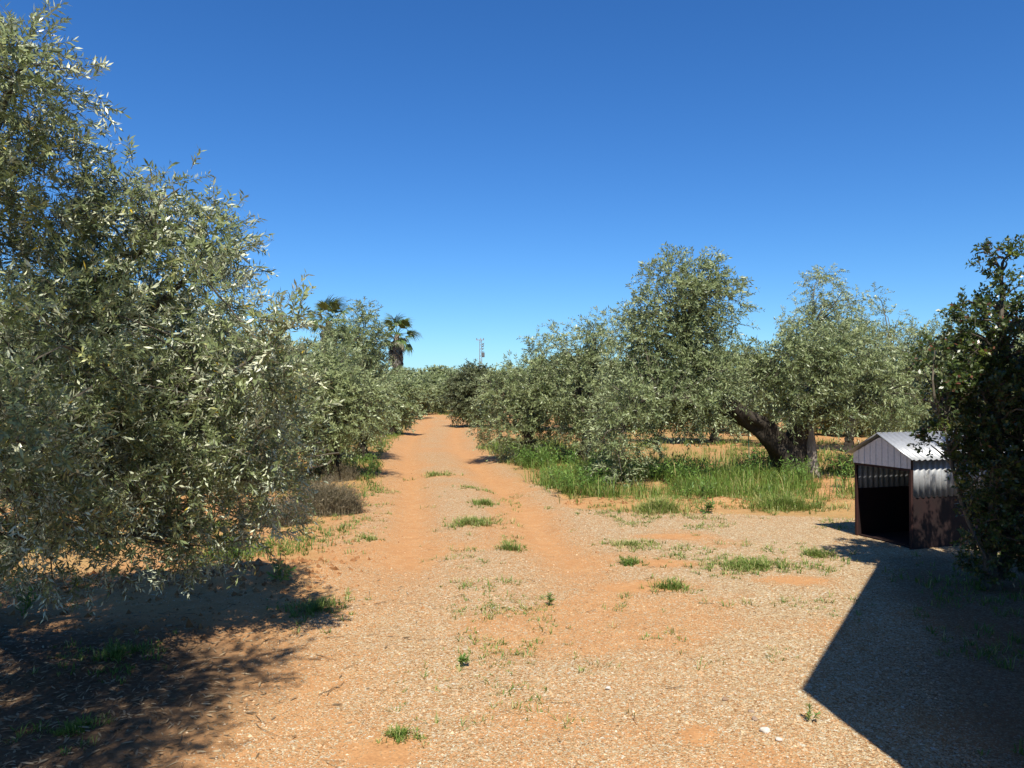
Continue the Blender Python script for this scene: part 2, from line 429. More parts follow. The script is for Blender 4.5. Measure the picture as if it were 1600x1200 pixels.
def ground_at(px, py):
    d = EYE * F / (py - HZ)
    for _ in range(3):
        x = (px - CX) / F * d
        z = float(gz(x, d)); d = (EYE - z) * F / (py - HZ)
    return np.array([(px - CX) / F * d, d, float(gz((px - CX) / F * d, d))])

# ------------------------------------------------------------------ foliage
def unit(v): return v / (np.linalg.norm(v, axis=-1, keepdims=True) + 1e-9)

def leaves(buf, base, axis, nrm, L, W, tint, mat=0, detail=2, curl=0.12):
    """lance-shaped leaves: base points, axis and normal directions"""
    n = len(base)
    side = unit(np.cross(axis, nrm)); nrm = np.cross(side, axis)
    L = L[:, None]; W = W[:, None]
    if detail >= 2:
        P = [base, base + axis * L * .32 + side * W * .46 - nrm * L * curl * .1, base + axis * L * .32 - side * W * .46 - nrm * L * curl * .1,
             base + axis * L * .68 + side * W * .42 - nrm * L * curl * .45, base + axis * L * .68 - side * W * .42 - nrm * L * curl * .45, base + axis * L - nrm * L * curl]
        v = np.stack(P, 1).reshape(-1, 3); o = (np.arange(n) * 6)[:, None]
        buf.add(v, f3=np.concatenate([o + [0, 1, 2], o + [3, 5, 4]]), f4=o + [1, 3, 4, 2], tint=np.repeat(tint, 6), mat=mat)
    else:
        P = [base, base + axis * L * .5 + side * W * .5, base + axis * L, base + axis * L * .5 - side * W * .5]
        v = np.stack(P, 1).reshape(-1, 3); o = (np.arange(n) * 4)[:, None]
        buf.add(v, f4=o + [0, 1, 2, 3], tint=np.repeat(tint, 4), mat=mat)

def lobe_clumps(lobes, r, per_m3=9.0, cr=(0.16, 0.30)):
    """clump centres scattered through ellipsoid lobes, denser toward the shell"""
    out = []
    for l in lobes:
        c = np.array(l[:3]); rad = l[3]; dens = l[4] if len(l) > 4 else 1.0
        n = max(3, int(per_m3 * dens * 4.19 * rad ** 2.4))
        d = unit(r.normal(size=(n, 3)))
        rr = rad * np.power(r.uniform(0.08, 1, n), 0.42)
        p = c + d * rr[:, None] * np.array([1, 1, 0.95])
        out.append(np.column_stack([p, r.uniform(*cr, n) * min(1.0, 0.55 + rad), np.full(n, rad), np.broadcast_to(c, (n, 3))]))
    return np.concatenate(out)

def twig_sprays(buf, r, clumps, per_clump, K, tl, L, W, leafmat_i=0, twigmat_i=1, detail=2, twig_r=0.0022, droop=0.35, up=0.25, tintmean=0.5, yellow=0.004, spread=55, keep=None, rec=None, zmin=None):
    n = len(clumps) * per_clump
    cl = np.repeat(clumps, per_clump, 0)
    c, cr, lr, lc = cl[:, :3], cl[:, 3:4], cl[:, 4:5], cl[:, 5:8]
    base = c + np.clip(r.normal(size=(n, 3)), -1.4, 1.4) * cr * 0.55
    out = unit(base - lc + 1e-6)
    d = unit(out * 0.75 + r.normal(size=(n, 3)) * 0.55 + np.array([0, 0, up]))
    ln = r.uniform(tl[0], tl[1], n)
    if zmin is not None:
        low = base[:, 2] < zmin
        base[low, 2] = zmin + r.uniform(0, .1, low.sum())
    g = droop * r.uniform(0.2, 1.0, n)
    def pt(t): return base[:, None, :] + d[:, None, :] * (ln[:, None] * t)[..., None] + np.array([0, 0, -1.0]) * (g[:, None] * ln[:, None] * t ** 2)[..., None]
    # twig stems
    segs = 3 if detail > 1 else 2
    P = pt(np.linspace(0, 1, segs)[None, :] * np.ones((n, 1)))
    u = unit(np.cross(d, np.array([0.3, 0.5, 0.8]))); w = np.cross(d, u)
    prof = np.linspace(1.0, .35, segs) * twig_r
    ang = np.array([0, 2.094, 4.189])
    v = P[:, :, None, :] + (np.cos(ang)[None, None, :, None] * u[:, None, None, :] + np.sin(ang)[None, None, :, None] * w[:, None, None, :]) * prof[None, :, None, None]
    o = (np.arange(n) * 3 * segs)[:, None]
    f = np.concatenate([o + [a + j, a + (j + 1) % 3, a + 3 + (j + 1) % 3, a + 3 + j] for a in range(0, 3 * segs - 3, 3) for j in range(3)])
    buf.add(v.reshape(-1, 3), f4=f, tint=0.5, mat=twigmat_i)
    # leaf pairs
    t = (np.arange(K)[None, :] + r.uniform(0.1, 0.9, (n, K))) / K
    t = 0.12 + 0.9 * t
    B = pt(t)
    T_ = unit(d[:, None, :] + np.array([0, 0, -1.0]) * (2 * g[:, None] * t)[..., None])
    ph = r.uniform(0, 6.28, n)[:, None] + np.arange(K)[None, :] * 1.57 + r.normal(0, .35, (n, K))
    S = np.cos(ph)[..., None] * u[:, None, :] + np.sin(ph)[..., None] * w[:, None, :]
    bs, ax, nr = [], [], []
    for s in (1, -1):
        a = np.radians(r.normal(spread, 14, (n, K)))[..., None]
        A_ = unit(T_ * np.cos(a) + S * s * np.sin(a))
        Nn = unit(T_ * np.sin(a) - S * s * np.cos(a) + r.normal(size=(n, K, 3)) * 0.3)
        bs.append(B.reshape(-1, 3)); ax.append(A_.reshape(-1, 3)); nr.append(Nn.reshape(-1, 3))
    bs = np.concatenate(bs); ax = np.concatenate(ax); nr = np.concatenate(nr)
    m = len(bs)
    tw = np.tile(np.repeat(r.normal(0, .13, n), K), 2)
    tint = np.clip(r.normal(tintmean, .17, m) + tw, 0, 0.96)
    tint[r.random(m) < yellow] = 1.0
    LL = r.uniform(L[0], L[1], m); WW = LL * r.uniform(W[0], W[1], m)
    sel = r.random(m) < 0.9
    if zmin is not None: sel &= bs[:, 2] > zmin - .07
    if keep is not None: sel &= keep(bs)
    bs, ax, nr, LL, WW, tint = (q[sel] for q in (bs, ax, nr, LL, WW, tint))
    if rec is not None:                     # hand the leaves nearest the viewer back to the caller
        take = rec['pick'](bs)
        rec['out'] = (bs[take], ax[take], nr[take], LL[take], WW[take], tint[take])
        k = np.ones(len(bs), bool); k[take] = False
        bs, ax, nr, LL, WW, tint = (q[k] for q in (bs, ax, nr, LL, WW, tint))
    leaves(buf, bs, ax, nr, LL, WW, tint, leafmat_i, detail)

def branch_paths(buf, r, clumps, limbs, frac=1.0, mat=0, r0=0.016, sides=4):
    """thin boughs from the nearest limb point to the clump centres"""
    pts = np.concatenate(limbs)
    for c in clumps[r.random(len(clumps)) < frac][:, :3]:
        dd = np.linalg.norm(pts - c, axis=1) + 0.6 * np.maximum(0, pts[:, 2] - c[2] + 0.2)
        a = pts[np.argmin(dd)]; L = np.linalg.norm(c - a)
        if L < 0.05 or L > 2.6: continue
        mid = a + (c - a) * 0.5 + r.normal(size=3) * 0.10 * L + np.array([0, 0, 0.12 * L])
        buf.tube(curve_pts([a, mid, c + r.normal(size=3) * .03], 6), np.linspace(r0 * min(1.3, .5 + L * .5), 0.004, 6), sides, mat, caps=False)

def olive_tree(name, label, seed, base, lobes, limbs, per_m3=11, per_clump=5, K=9, tl=(0.22, 0.42), L=(0.045, 0.075), W=(0.20, 0.27), detail=1,
               leafm='olive_far', trunk_r=0.16, group=None, twig_r=0.003, frac=0.55, tint=0.5, droop=0.4, spare_leaf=False, cr=(0.16, 0.30), barks=('bark', 'limb'), cat='olive tree', up=0.25, keep=None, yellow=0.003, bough=0.02):
    r = rng(seed)
    base = np.array(base, float)
    t = thing(name, label, cat, base, group)
    paths = []
    for i, (P, ra, rb) in enumerate(limbs):
        path = curve_pts(np.asarray(P, float), 26 if i == 0 else 18)
        path = path + r.normal(size=path.shape) * np.minimum(ra, .12) * 0.10
        rad = np.linspace(1, 0, len(path)) ** 0.8 * (ra - rb) + rb
        b = Buf()
        if i == 0:
            hz = path[:, 2] - base[2]
            rad = rad * (1 + 0.55 * np.exp(-np.maximum(hz, 0) / 0.16))
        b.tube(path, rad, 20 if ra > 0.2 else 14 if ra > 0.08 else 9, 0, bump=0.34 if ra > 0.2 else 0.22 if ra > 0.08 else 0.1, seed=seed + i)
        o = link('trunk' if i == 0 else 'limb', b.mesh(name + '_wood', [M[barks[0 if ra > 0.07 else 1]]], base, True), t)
        paths.append(path)
    cl = lobe_clumps(lobes, r, per_m3, cr)
    cl = cl[cl[:, 2] > base[2] + 0.1]
    b = Buf()
    branch_paths(b, r, cl, [p[len(p) // 3:] for p in paths], frac, 1, bough)
    rec = None
    if spare_leaf:
        def pick(bs):
            px = bs[:, 0] / bs[:, 1]; pz = (bs[:, 2] - EYE) / bs[:, 1]
            ok = (bs[:, 1] > 1) & (np.abs(px) < 0.645) & (pz < 0.49) & (pz > -0.3)
            return np.where(ok)[0][np.argsort(bs[ok, 1] + 2.0 * (px[ok] > -0.4) * 0)][:300]
        rec = {'pick': pick}
    twig_sprays(b, r, cl, per_clump, K, tl, L, W, 0, 1, detail, twig_r, droop, up, tint, yellow, keep=keep, rec=rec, zmin=base[2] + .12)
    tag(link('crown', b.mesh(name + '_crown', [M[leafm], M['twig']], base), t), kind='stuff')
    if rec:
        bs, ax, nr, LL, WW, ti = rec['out']
        protos = []
        for q in range(6):
            lb = Buf(); leaves(lb, np.zeros((1, 3)), np.array([[1., 0, 0]]), np.array([[0, 0, 1.]]), np.ones(1), np.array([0.22]), np.array([0.25 + 0.1 * q]), 0, 2)
            protos.append(lb.mesh('olive_leaf', [M[leafm]]))
        for i in range(len(bs)):
            side = unit(np.cross(ax[i], nr[i])); n2 = np.cross(side, ax[i])
            o = link('leaf', protos[i % 6], t)
            mt = Matrix(np.column_stack([ax[i] * LL[i], -side * LL[i] * (WW[i] / LL[i] / 0.22), n2 * LL[i]]).tolist()).to_4x4()
            mt.translation = Vector(bs[i] - base)
            o.matrix_local = mt
    return t

def lob(items, d0):
    out = []
    for it in items:
        px, py, rr = it[:3]; d = it[3] if len(it) > 3 else d0
        p = world_at(px, py, d); out.append((*p, rr, it[4] if len(it) > 4 else 1.0))
    return out

# ---- the big olive close on the left
B1 = np.array([-3.9, 4.55, float(gz(-3.9, 4.55))])
L1 = lob([(15, 130, .40, 4.0), (40, 290, .42, 4.2), (225, 325, .36, 4.6), (140, 420, .55, 4.8), (300, 375, .38, 4.9), (340, 480, .36, 4.6), (392, 575, .36, 4.5), (250, 550, .62, 5.2),
          (80, 540, .55, 4.2), (420, 670, .30, 4.6), (300, 690, .52, 4.9), (150, 700, .52, 4.4), (10, 700, .45, 3.7), (385, 765, .34, 5.0), (250, 800, .42, 4.9), (90, 810, .36, 4.2), (330, 840, .25, 5.2), (180, 850, .25, 4.7),
          (425, 545, .16, 4.3), (440, 515, .14, 4.1), (-150, 380, .7, 4.5, .5), (-140, 650, .7, 4.3, .5), (-90, 160, .55, 3.9, .6), (-300, 500, .8, 4.2, .4), (60, 860, .26, 4.6), (390, 830, .22, 5.2), (280, 860, .2, 5.0), (440, 740, .2, 4.9), (200, 780, .45, 5.3), (330, 800, .4, 5.4), (100, 880, .2, 4.8), (30, 790, .4, 4.6), (350, 610, .5, 5.2), (460, 620, .22, 5.0), (200, 640, .5, 4.8)], 4.5)
L1 = [(a, b, c, max(.07, rr - .09), dn * (1.0 + .35 / (rr + .1) * .35) * (1.45 if c > 2.2 and a / b > -.7 else 1.0)) for (a, b, c, rr, dn) in L1]
L1 += [(-1.45, 2.0, 3.45, .42), (-2.1, 1.55, 3.3, .6), (-2.7, 2.1, 2.9, .6, .5), (-3.1, 2.9, 2.7, .6, .4), (-2.9, 1.3, 2.6, .6, .7), (-1.55, 1.1, 3.5, .5), (-3.7, 3.4, 3.4, .7, .45), (-2.2, 2.7, 3.75, .4, .6), (-2.4, .6, 3.3, .6), (-1.75, .4, 3.4, .5), (-2.8, .9, 3.0, .6)]
limbs1 = [([B1, B1 + [0.1, 0, .35], (-3.75, 4.6, .9), (-3.6, 4.5, 1.5), (-3.4, 4.3, 2.2), (-3.1, 4.1, 2.8)], .19, .05),
          ([(-3.85, 4.6, .15), (-3.35, 4.75, .42), (-3.02, 4.85, .72), (-2.7, 4.9, 1.15), (-2.3, 4.8, 1.6), (-1.9, 4.7, 1.75)], .055, .012),
          ([(-3.7, 4.55, 1.0), (-3.2, 4.7, 1.6), (-2.6, 4.8, 2.2), (-2.2, 4.7, 2.6)], .07, .012),
          ([(-3.6, 4.5, 1.4), (-3.3, 3.6, 2.2), (-2.8, 2.7, 2.8), (-2.1, 1.9, 3.3)], .08, .014),
          ([(-3.75, 4.6, .8), (-3.0, 5.0, 1.1), (-2.3, 5.1, 1.2), (-1.7, 4.9, 1.1)], .05, .01),
          ([(-3.7, 4.55, .6), (-3.0, 4.6, .8), (-2.4, 4.9, .75)], .045, .01),
          ([(-3.2, 4.7, 1.6), (-2.7, 4.85, 1.95), (-2.2, 4.9, 2.25), (-1.9, 4.85, 2.6)], .035, .008),
          ([(-3.4, 4.3, 2.2), (-3.0, 4.2, 2.7), (-2.7, 4.1, 3.2), (-2.5, 4.0, 3.45)], .04, .008),
          ([(-2.7, 4.9, 1.15), (-2.2, 4.8, 1.45), (-1.7, 4.6, 1.75), (-1.4, 4.5, 1.95)], .025, .006)]
olive_tree('olive_tree', 'large near olive tree with long silvery leaves filling the left edge', 1, B1, L1, limbs1, per_m3=58, per_clump=11, K=10, tl=(.10, .23), L=(.031, .058), W=(.21, .29), bough=.007,
           detail=1, leafm='olive', twig_r=.0020, frac=.4, droop=.3, spare_leaf=True, cr=(.12, .24), up=.3, yellow=.004)

# ---- olives along the left of the track
def simple_limbs(base, tops, r=0.14, fork=0.7):
    base = np.array(base); f = base + np.array([0.05, 0, fork])
    out = [([base, base + [0.03, 0.02, fork * .5], f, f + (np.array(tops[0]) - f) * .5 + [0, 0, .05], tops[0]], r, .02)]
    for tp in tops[1:]:
        out.append(([f - [0, 0, .12], f + (np.array(tp) - f) * .45 + [0, 0, .15], tp], r * .55, .015))
    return out

def placed_olive(label, seed, gpx, d, items, name='olive_tree', **kw):
    x = (gpx - CX) / F * d
    base = np.array([x, d, float(gz(x, d)) - 0.03])
    lb = lob(items, d)
    tops = [np.array(l[:3]) for l in sorted(lb, key=lambda q: -q[3])[:4]]
    return olive_tree(name, label, seed, base, lb, simple_limbs(base, tops), **kw)

placed_olive('dark tall olive tree with narrow pointed top, left of track before the palms', 2, 565, 19.0,
             [(556, 545, .70, 19, 1.4), (566, 508, .36, 19, 1.6), (572, 482, .16, 19, 2), (535, 560, .6, 19, 1.3), (582, 585, .5), (540, 525, .35), (550, 620, .8), (585, 640, .6), (530, 640, .6), (560, 680, .5)], per_m3=18, per_clump=9, L=(.058, .098), W=(.25, .33), tint=.38, leafm='olive_far')
placed_olive('bushy low olive tree on grass verge left of track, just beyond the near olive', 3, 520, 15.0,
             [(510, 585, .5), (475, 600, .55), (520, 610, .55), (488, 640, .55), (552, 635, .6), (520, 675, .5), (565, 655, .32), (478, 570, .4), (545, 590, .35), (500, 690, .4), (455, 620, .5), (590, 640, .3), (480, 700, .4), (450, 680, .5), (430, 730, .4, 13)], per_m3=20, per_clump=9, L=(.058, .098), W=(.25, .33), tint=.62)
placed_olive('rounded olive bush at the bend on the left edge of the track', 4, 612, 31.0,
             [(617, 622, .65), (595, 625, .8), (632, 642, .5), (598, 605, .5), (585, 640, .9), (615, 655, .45)], per_m3=10, per_clump=9, L=(.10, .16), W=(.3, .4), tl=(.3, .5), tint=.45)
placed_olive('olive tree glimpsed through the left foliage, behind the near olive', 5, 300, 13.0,
             [(300, 560, 1.0), (380, 600, .9), (230, 600, 1.0), (330, 660, .9), (260, 680, .8), (420, 620, .6), (400, 690, .6), (340, 740, .5), (300, 500, .7), (330, 765, .6, 11), (240, 765, .65, 11), (390, 755, .4, 11.5), (150, 770, .6, 11)], per_m3=10, per_clump=9, L=(.058, .098), W=(.25, .33), tint=.45)
placed_olive('olive tree farthest left, glimpsed through gaps in the near olive', 6, 70, 12.0,
             [(70, 560, 1.1), (150, 620, .9), (0, 620, 1.0), (80, 690, .9), (140, 720, .6), (60, 760, .7, 11), (0, 770, .6, 10.5)], per_m3=9, per_clump=9, L=(.058, .098), W=(.25, .33), tint=.4)

# ---- the leaning olive on the right and its neighbours
base = np.array([*ground_at(1236, 746)[:2], 0]); base[2] = float(gz(base[0], base[1])) - .05
def q(px, py, d): return world_at(px, py, d)
limbsR = [([base, q(1228, 722, 15.2), q(1212, 692, 15.1), q(1184, 664, 14.9), q(1150, 643, 14.6), q(1115, 605, 14.6), q(1085, 560, 14.6), q(1070, 510, 14.6)], .28, .03),
          ([base + [.10, .05, 0], q(1243, 715, 15.3), q(1243, 680, 15.3), q(1246, 652, 15.2), q(1265, 615, 15.1), q(1300, 580, 15.0)], .27, .05),
          ([q(1250, 655, 15.2), q(1215, 610, 15.1), q(1200, 570, 15.0)], .10, .02),
          ([q(1165, 652, 14.8), q(1080, 630, 14.2), q(1010, 620, 14.0), q(975, 670, 13.7)], .09, .02),
          ([q(1255, 650, 15.2), q(1320, 630, 15.2), q(1385, 610, 15.3)], .10, .02)]
LR = lob([(1060, 480, .78), (1012, 525, .70), (1110, 470, .55), (1060, 560, .9), (1000, 610, .7), (1105, 595, .60), (1125, 590, .45, 14.0), (1085, 620, .45, 13.8), (1135, 622, .25, 14.1), (1215, 610, .35, 14.6), (970, 680, .48, 13.8), (962, 725, .28, 13.5), (985, 640, .55, 13.8), (1090, 432, .38), (1035, 432, .33), (1060, 415, .2),
          (1120, 412, .14), (1132, 505, .22), (1140, 450, .18), (1035, 650, .48), (1085, 648, .36),
          (1205, 570, .52), (1260, 578, .66), (1330, 590, .68), (1392, 610, .65), (1295, 550, .55), (1180, 592, .40), (1262, 628, .34, 14.8), (1238, 640, .22, 14.7), (1365, 640, .40), (1318, 645, .30), (1240, 540, .30), (1345, 545, .4), (1410, 650, .33), (1235, 560, .4)], 14.6)
tR = olive_tree('olive_tree', 'big leaning olive tree with thick forked dark trunk, right of track', 11, base, LR, limbsR, per_m3=21, per_clump=9, L=(.058, .098), W=(.25, .33), tint=.46, frac=.6, leafm='olive_far')
dw = Buf()
P = [base + [.42, -.02, .05], base + [.40, -.02, .45], base + [.36, 0, .95], base + [.26, 0, 1.2]]
dw.tube(curve_pts(P, 14), np.linspace(.13, .05, 14), 12, 0, bump=.3, seed=4)
tag(link('dead_stump', dw.mesh('dead_stump', [M['deadwood']], base, True), tR), label='pale weathered dead wood on the side of the trunk')

placed_olive('olive tree with sparse upright top, directly left of the big leaning olive', 12, 912, 18.0,
             [(930, 545, .62), (895, 560, .6), (937, 507, .25), (880, 527, .32), (905, 625, .8), (945, 630, .7), (910, 685, .55), (875, 620, .5), (945, 690, .5), (910, 530, .3)], per_m3=17, per_clump=9, L=(.058, .098), W=(.25, .33), tint=.55)
placed_olive('broad olive tree with one thin sprig above its crown, right of track', 13, 822, 18.6,
             [(830, 605, .72), (790, 622, .6), (855, 640, .7), (800, 668, .62), (835, 690, .55), (832, 550, .20, 18.6, 1.8), (840, 540, .14), (768, 640, .42), (775, 680, .4), (850, 590, .4), (765, 600, .2)], per_m3=18, per_clump=9, L=(.058, .098), W=(.25, .33), tint=.55)
placed_olive('dull brownish olive bush at the right of the bend below the pole', 14, 738, 38.0,
             [(738, 612, 1.0), (742, 592, .7), (724, 630, .7), (755, 620, .9), (735, 640, .7), (718, 615, .4)], per_m3=8, per_clump=9, L=(.12, .18), W=(.3, .4), tl=(.35, .6), leafm='olive_brown', tint=.45)
placed_olive('tall thin-topped olive tree behind the right half of the leaning olive', 15, 1325, 22.0,
             [(1288, 455, .62), (1292, 425, .32), (1335, 490, .65, 22, .6), (1380, 500, .55, 22, .6), (1270, 510, .7), (1310, 560, 1.2), (1395, 560, 1.0), (1245, 520, .5), (1350, 460, .35, 22, .5), (1360, 620, 1.0)], per_m3=13, per_clump=9, L=(.058, .098), W=(.25, .33), tint=.78)
placed_olive('olive tree behind the kennel, beside the dark shrub', 16, 1470, 17.5,
             [(1455, 560, .85), (1440, 610, .8), (1505, 610, 1.0), (1478, 528, .5), (1560, 580, 1.0), (1430, 640, .6), (1480, 655, .6), (1420, 580, .45), (1560, 650, .8), (1425, 535, .35)], per_m3=15, per_clump=9, L=(.058, .098), W=(.25, .33), tint=.62)
placed_olive('olive tree with short dark trunk farther back, seen under the leaning olive', 17, 1116, 25.5,
             [(1100, 610, 1.2), (1040, 620, 1.1), (1150, 600, 1.1), (1090, 570, 1.0), (1060, 655, .6), (1130, 645, .6)], per_m3=9, per_clump=9, L=(.09, .14), W=(.3, .4), tl=(.3, .5), tint=.5)

# ---- the grove further back: copies of three back-row trees
r = rng(77)
def back_proto(seed, label):
    rr = rng(seed)
    lobes = [(rr.normal(0, .8), rr.normal(0, .8), 1.9 + rr.normal(0, .45), rr.uniform(.7, 1.15)) for _ in range(8)] + [(rr.normal(0, .5), rr.normal(0, .5), 3.0, .7), (rr.normal(0, .9), rr.normal(0, .9), .95, .7), (rr.normal(0, .9), rr.normal(0, .9), .95, .7)]
    b = np.zeros(3)
    return olive_tree('olive_tree', label, seed, b, lobes, simple_limbs(b, [np.array(l[:3]) for l in lobes[:4]], .15, .8), per_m3=4.2, per_clump=9, K=8, L=(.15, .23), W=(.34, .46), tl=(.35, .6), twig_r=.005, group='olive trees of the grove further back', frac=.3, tint=.52)
BACK = 'olive tree in the rows of the grove further back'
protos = [back_proto(201, BACK), back_proto(202, BACK), back_proto(203, BACK)]
spots = [(655, 62, 1.0), (640, 50, .9), (690, 70, 1.1), (712, 64, 1.0), (668, 84, 1.1), (725, 78, 1.0), (700, 92, 1.1), (650, 98, 1.1), (630, 70, 1.0), (675, 68, .8),
         (1010, 36, .9), (1180, 33, .9), (1240, 30, .85), (1330, 34, .95), (1440, 30, .9), (1540, 27, .9), (1590, 23, .9), (880, 34, .9), (950, 44, 1.0), (1400, 42, 1.0), (1280, 44, 1.0), (1120, 48, 1.0), (1500, 40, 1.0), (840, 52, 1.0),
         (560, 40, .9), (520, 30, .9), (440, 24, .9), (480, 42, 1.0), (600, 55, 1.0), (380, 30, 1.0), (200, 24, 1.0), (60, 22, 1.0)]
usedp = [False] * 3
def copy_tree(o):
    c = o.copy(); COL.objects.link(c)
    for ch in list(o.children):
        k = ch.copy(); COL.objects.link(k); k.parent = c
    return c
for i, (px, d, s) in enumerate(spots):
    k = i % 3
    o = protos[k] if not usedp[k] else copy_tree(protos[k])
    usedp[k] = True
    x = (px - CX) / F * d
    if 600 < px < 780: where = ('olive tree of the distant rows straight ahead, beyond the track bend', 'distant olives beyond the track bend')
    elif px >= 780: where = ('olive tree of the back rows right of the track, behind the leaning olive', 'back-row olives right of the track')
    else: where = ('olive tree of the back rows left of the track, behind the roadside olives', 'back-row olives left of the track')
    tag(o, where[0], None, where[1])
    o.location = (x, d, float(gz(x, d)) - .03)
    o.rotation_euler = (0, 0, r.uniform(0, 6.28)); o.scale = (s * r.uniform(.9, 1.1), s * r.uniform(.9, 1.1), s * r.uniform(.85, 1.1))

# far hillside grove: reads as one mass
b = Buf()
r = rng(90)
cents = []
yy = 100.0
while yy < 420:
    sp = 5.5 + yy * .012
    half = yy * .30
    for xx in np.arange(-.32 * yy, .14 * yy, sp): cents.append((xx + r.normal(0, .8), yy + r.normal(0, .8)))
    yy += sp * 1.25
cents = np.array(cents)
cz = gz(cents[:, 0], cents[:, 1])
nl = 90
C = np.repeat(np.column_stack([cents, cz]), nl, 0)
sz = np.repeat(r.uniform(.8, 1.3, len(cents)), nl)
dv = unit(r.normal(size=(len(C), 3)))
base_ = C + dv * (np.power(r.uniform(.2, 1, len(C)), .4) * 1.9 * sz)[:, None] * [1, 1, .85] + np.column_stack([0 * sz, 0 * sz, 2.0 * sz])
ax = unit(dv + r.normal(size=dv.shape) * .7 + [0, 0, .4])
leaves(b, base_, ax, unit(r.normal(size=dv.shape) + [0, -.4, .8]), r.uniform(.5, .9, len(C)) * (1 + C[:, 1] / 900), r.uniform(.28, .5, len(C)), np.clip(r.normal(.35, .2, len(C)) + np.repeat(r.normal(0, .1, len(cents)), nl), 0, 1), 0, 1)
tag(link('distant_grove', b.mesh('distant_grove', [M['olive_far']])), 'distant olive grove covering the low hill on the horizon', 'grove', kind='stuff')

# ---- dark shrub at the right edge
xs, ds = 4.05, 6.55
base = np.array([xs, ds, float(gz(xs, ds)) - .02])
LS = lob([(1570, 440, .12, 6.5, 1.2), (1550, 402, .05, 6.5, 2), (1586, 404, .06, 6.5, 2), (1560, 480, .18), (1590, 530, .30), (1535, 545, .20), (1512, 487, .06, 6.4, 2), (1495, 512, .07), (1575, 620, .38), (1528, 615, .24), (1492, 585, .13), (1605, 730, .42), (1560, 720, .28),
          (1512, 680, .16), (1630, 560, .4), (1650, 680, .5), (1565, 800, .22), (1610, 820, .3), (1462, 545, .05, 6.4, 1.5), (1482, 635, .12), (1530, 770, .14), (1594, 470, .13), (1525, 500, .08), (1575, 860, .26), (1530, 850, .14), (1650, 880, .35),
          (1610, 640, .38, 6.9), (1575, 720, .34, 6.9), (1545, 640, .24, 6.8), (1605, 800, .35, 6.9), (1500, 720, .08), (1475, 600, .08)], 6.5)
LS += lob([(1575, 835, .18), (1615, 860, .26), (1545, 800, .12), (1545, 700, .26), (1505, 645, .16), (1585, 780, .26), (1550, 590, .22), (1540, 870, .14), (1515, 740, .14), (1470, 660, .07), (1462, 612, .06), (1484, 695, .09), (1445, 565, .04), (1455, 690, .05), (1500, 560, .08), (1720, 430, .32), (1750, 380, .45), (1830, 420, .45), (1720, 510, .4), (1810, 520, .45), (1680, 480, .2), (1760, 340, .3), (1860, 330, .4)], 6.7)
LS = [(a, b, c, rr + .02, dn * (.95 if 3.4 < a < 4.3 else .45)) for (a, b, c, rr, dn) in LS]
olive_tree('shrub', 'dark broad-leaved evergreen shrub at the right edge, in front of the kennel', 31, base, LS,
           [([base, base + [0, 0, .5], base + [.05, 0, 1.2], base + [.1, 0, 2.0], base + [.1, 0, 2.7]], .05, .012), ([base + [.05, 0, .1], base + [-.2, .05, .7], base + [-.4, 0, 1.4]], .03, .008), ([base + [0, .05, .2], base + [.25, .1, .9], base + [.3, 0, 1.7]], .035, .008), ([base + [.1, .05, .1], base + [.5, .1, 1.2], base + [.9, .1, 2.1], base + [1.2, .1, 2.8]], .045, .01), ([base + [.3, .08, .6], base + [.9, .1, 1.5], base + [1.5, .1, 2.3]], .03, .008)],
           per_m3=105, per_clump=7, K=6, tl=(.07, .16), L=(.030, .050), W=(.45, .6), detail=1, leafm='shrub', twig_r=.0022, frac=.8, tint=.45, droop=.1, cr=(.06, .12), cat='shrub', up=.5, yellow=.05)

# ------------------------------------------------------------------ palms
def fan_frond(dead=False, seed=0):
    """petiole plus a fan of pleated segments; grows along +X from the origin"""
    r = rng(seed); b = Buf()
    pl = 1.0 if not dead else .35
    b.tube([(0, 0, 0), (pl * .5, 0, .03), (pl, 0, 0)], [.022, .016, .012], 4, 0, .3)
    n = 15
    for i in range(n):
        a = math.radians(-78 + 156 * i / (n - 1)) * (.70 if not dead else .45)
        L = (1.12 - .30 * abs(i - 7) / 7) * r.uniform(.9, 1.05)
        dx, dy = math.cos(a), math.sin(a)
        s = np.array([-dy, dx, 0]); A = np.array([dx, dy, 0])
        o = np.array([pl, 0, 0]); drop = -.42 * r.uniform(.6, 1.5)
        w = .045
        v = [o, o + A * L * .55 + s * w + [0, 0, .03], o + A * L * .55 - s * w - [0, 0, .0], o + A * L * .8 + s * w * .5 + [0, 0, drop * .35], o + A * L * .8 - s * w * .5 + [0, 0, drop * .35], o + A * L + [0, 0, drop]]
        b.add(v, f3=[[0, 2, 1], [3, 4, 5]], f4=[[1, 2, 4, 3]], tint=r.uniform(.15, .7) if not dead else r.uniform(0, 1))
    return b.mesh('fan_frond', [M['palm_dead'] if dead else M['palm']])
fr_meshes = [fan_frond(False, i) for i in range(4)]
fd_meshes = [fan_frond(True, 10 + i) for i in range(3)]
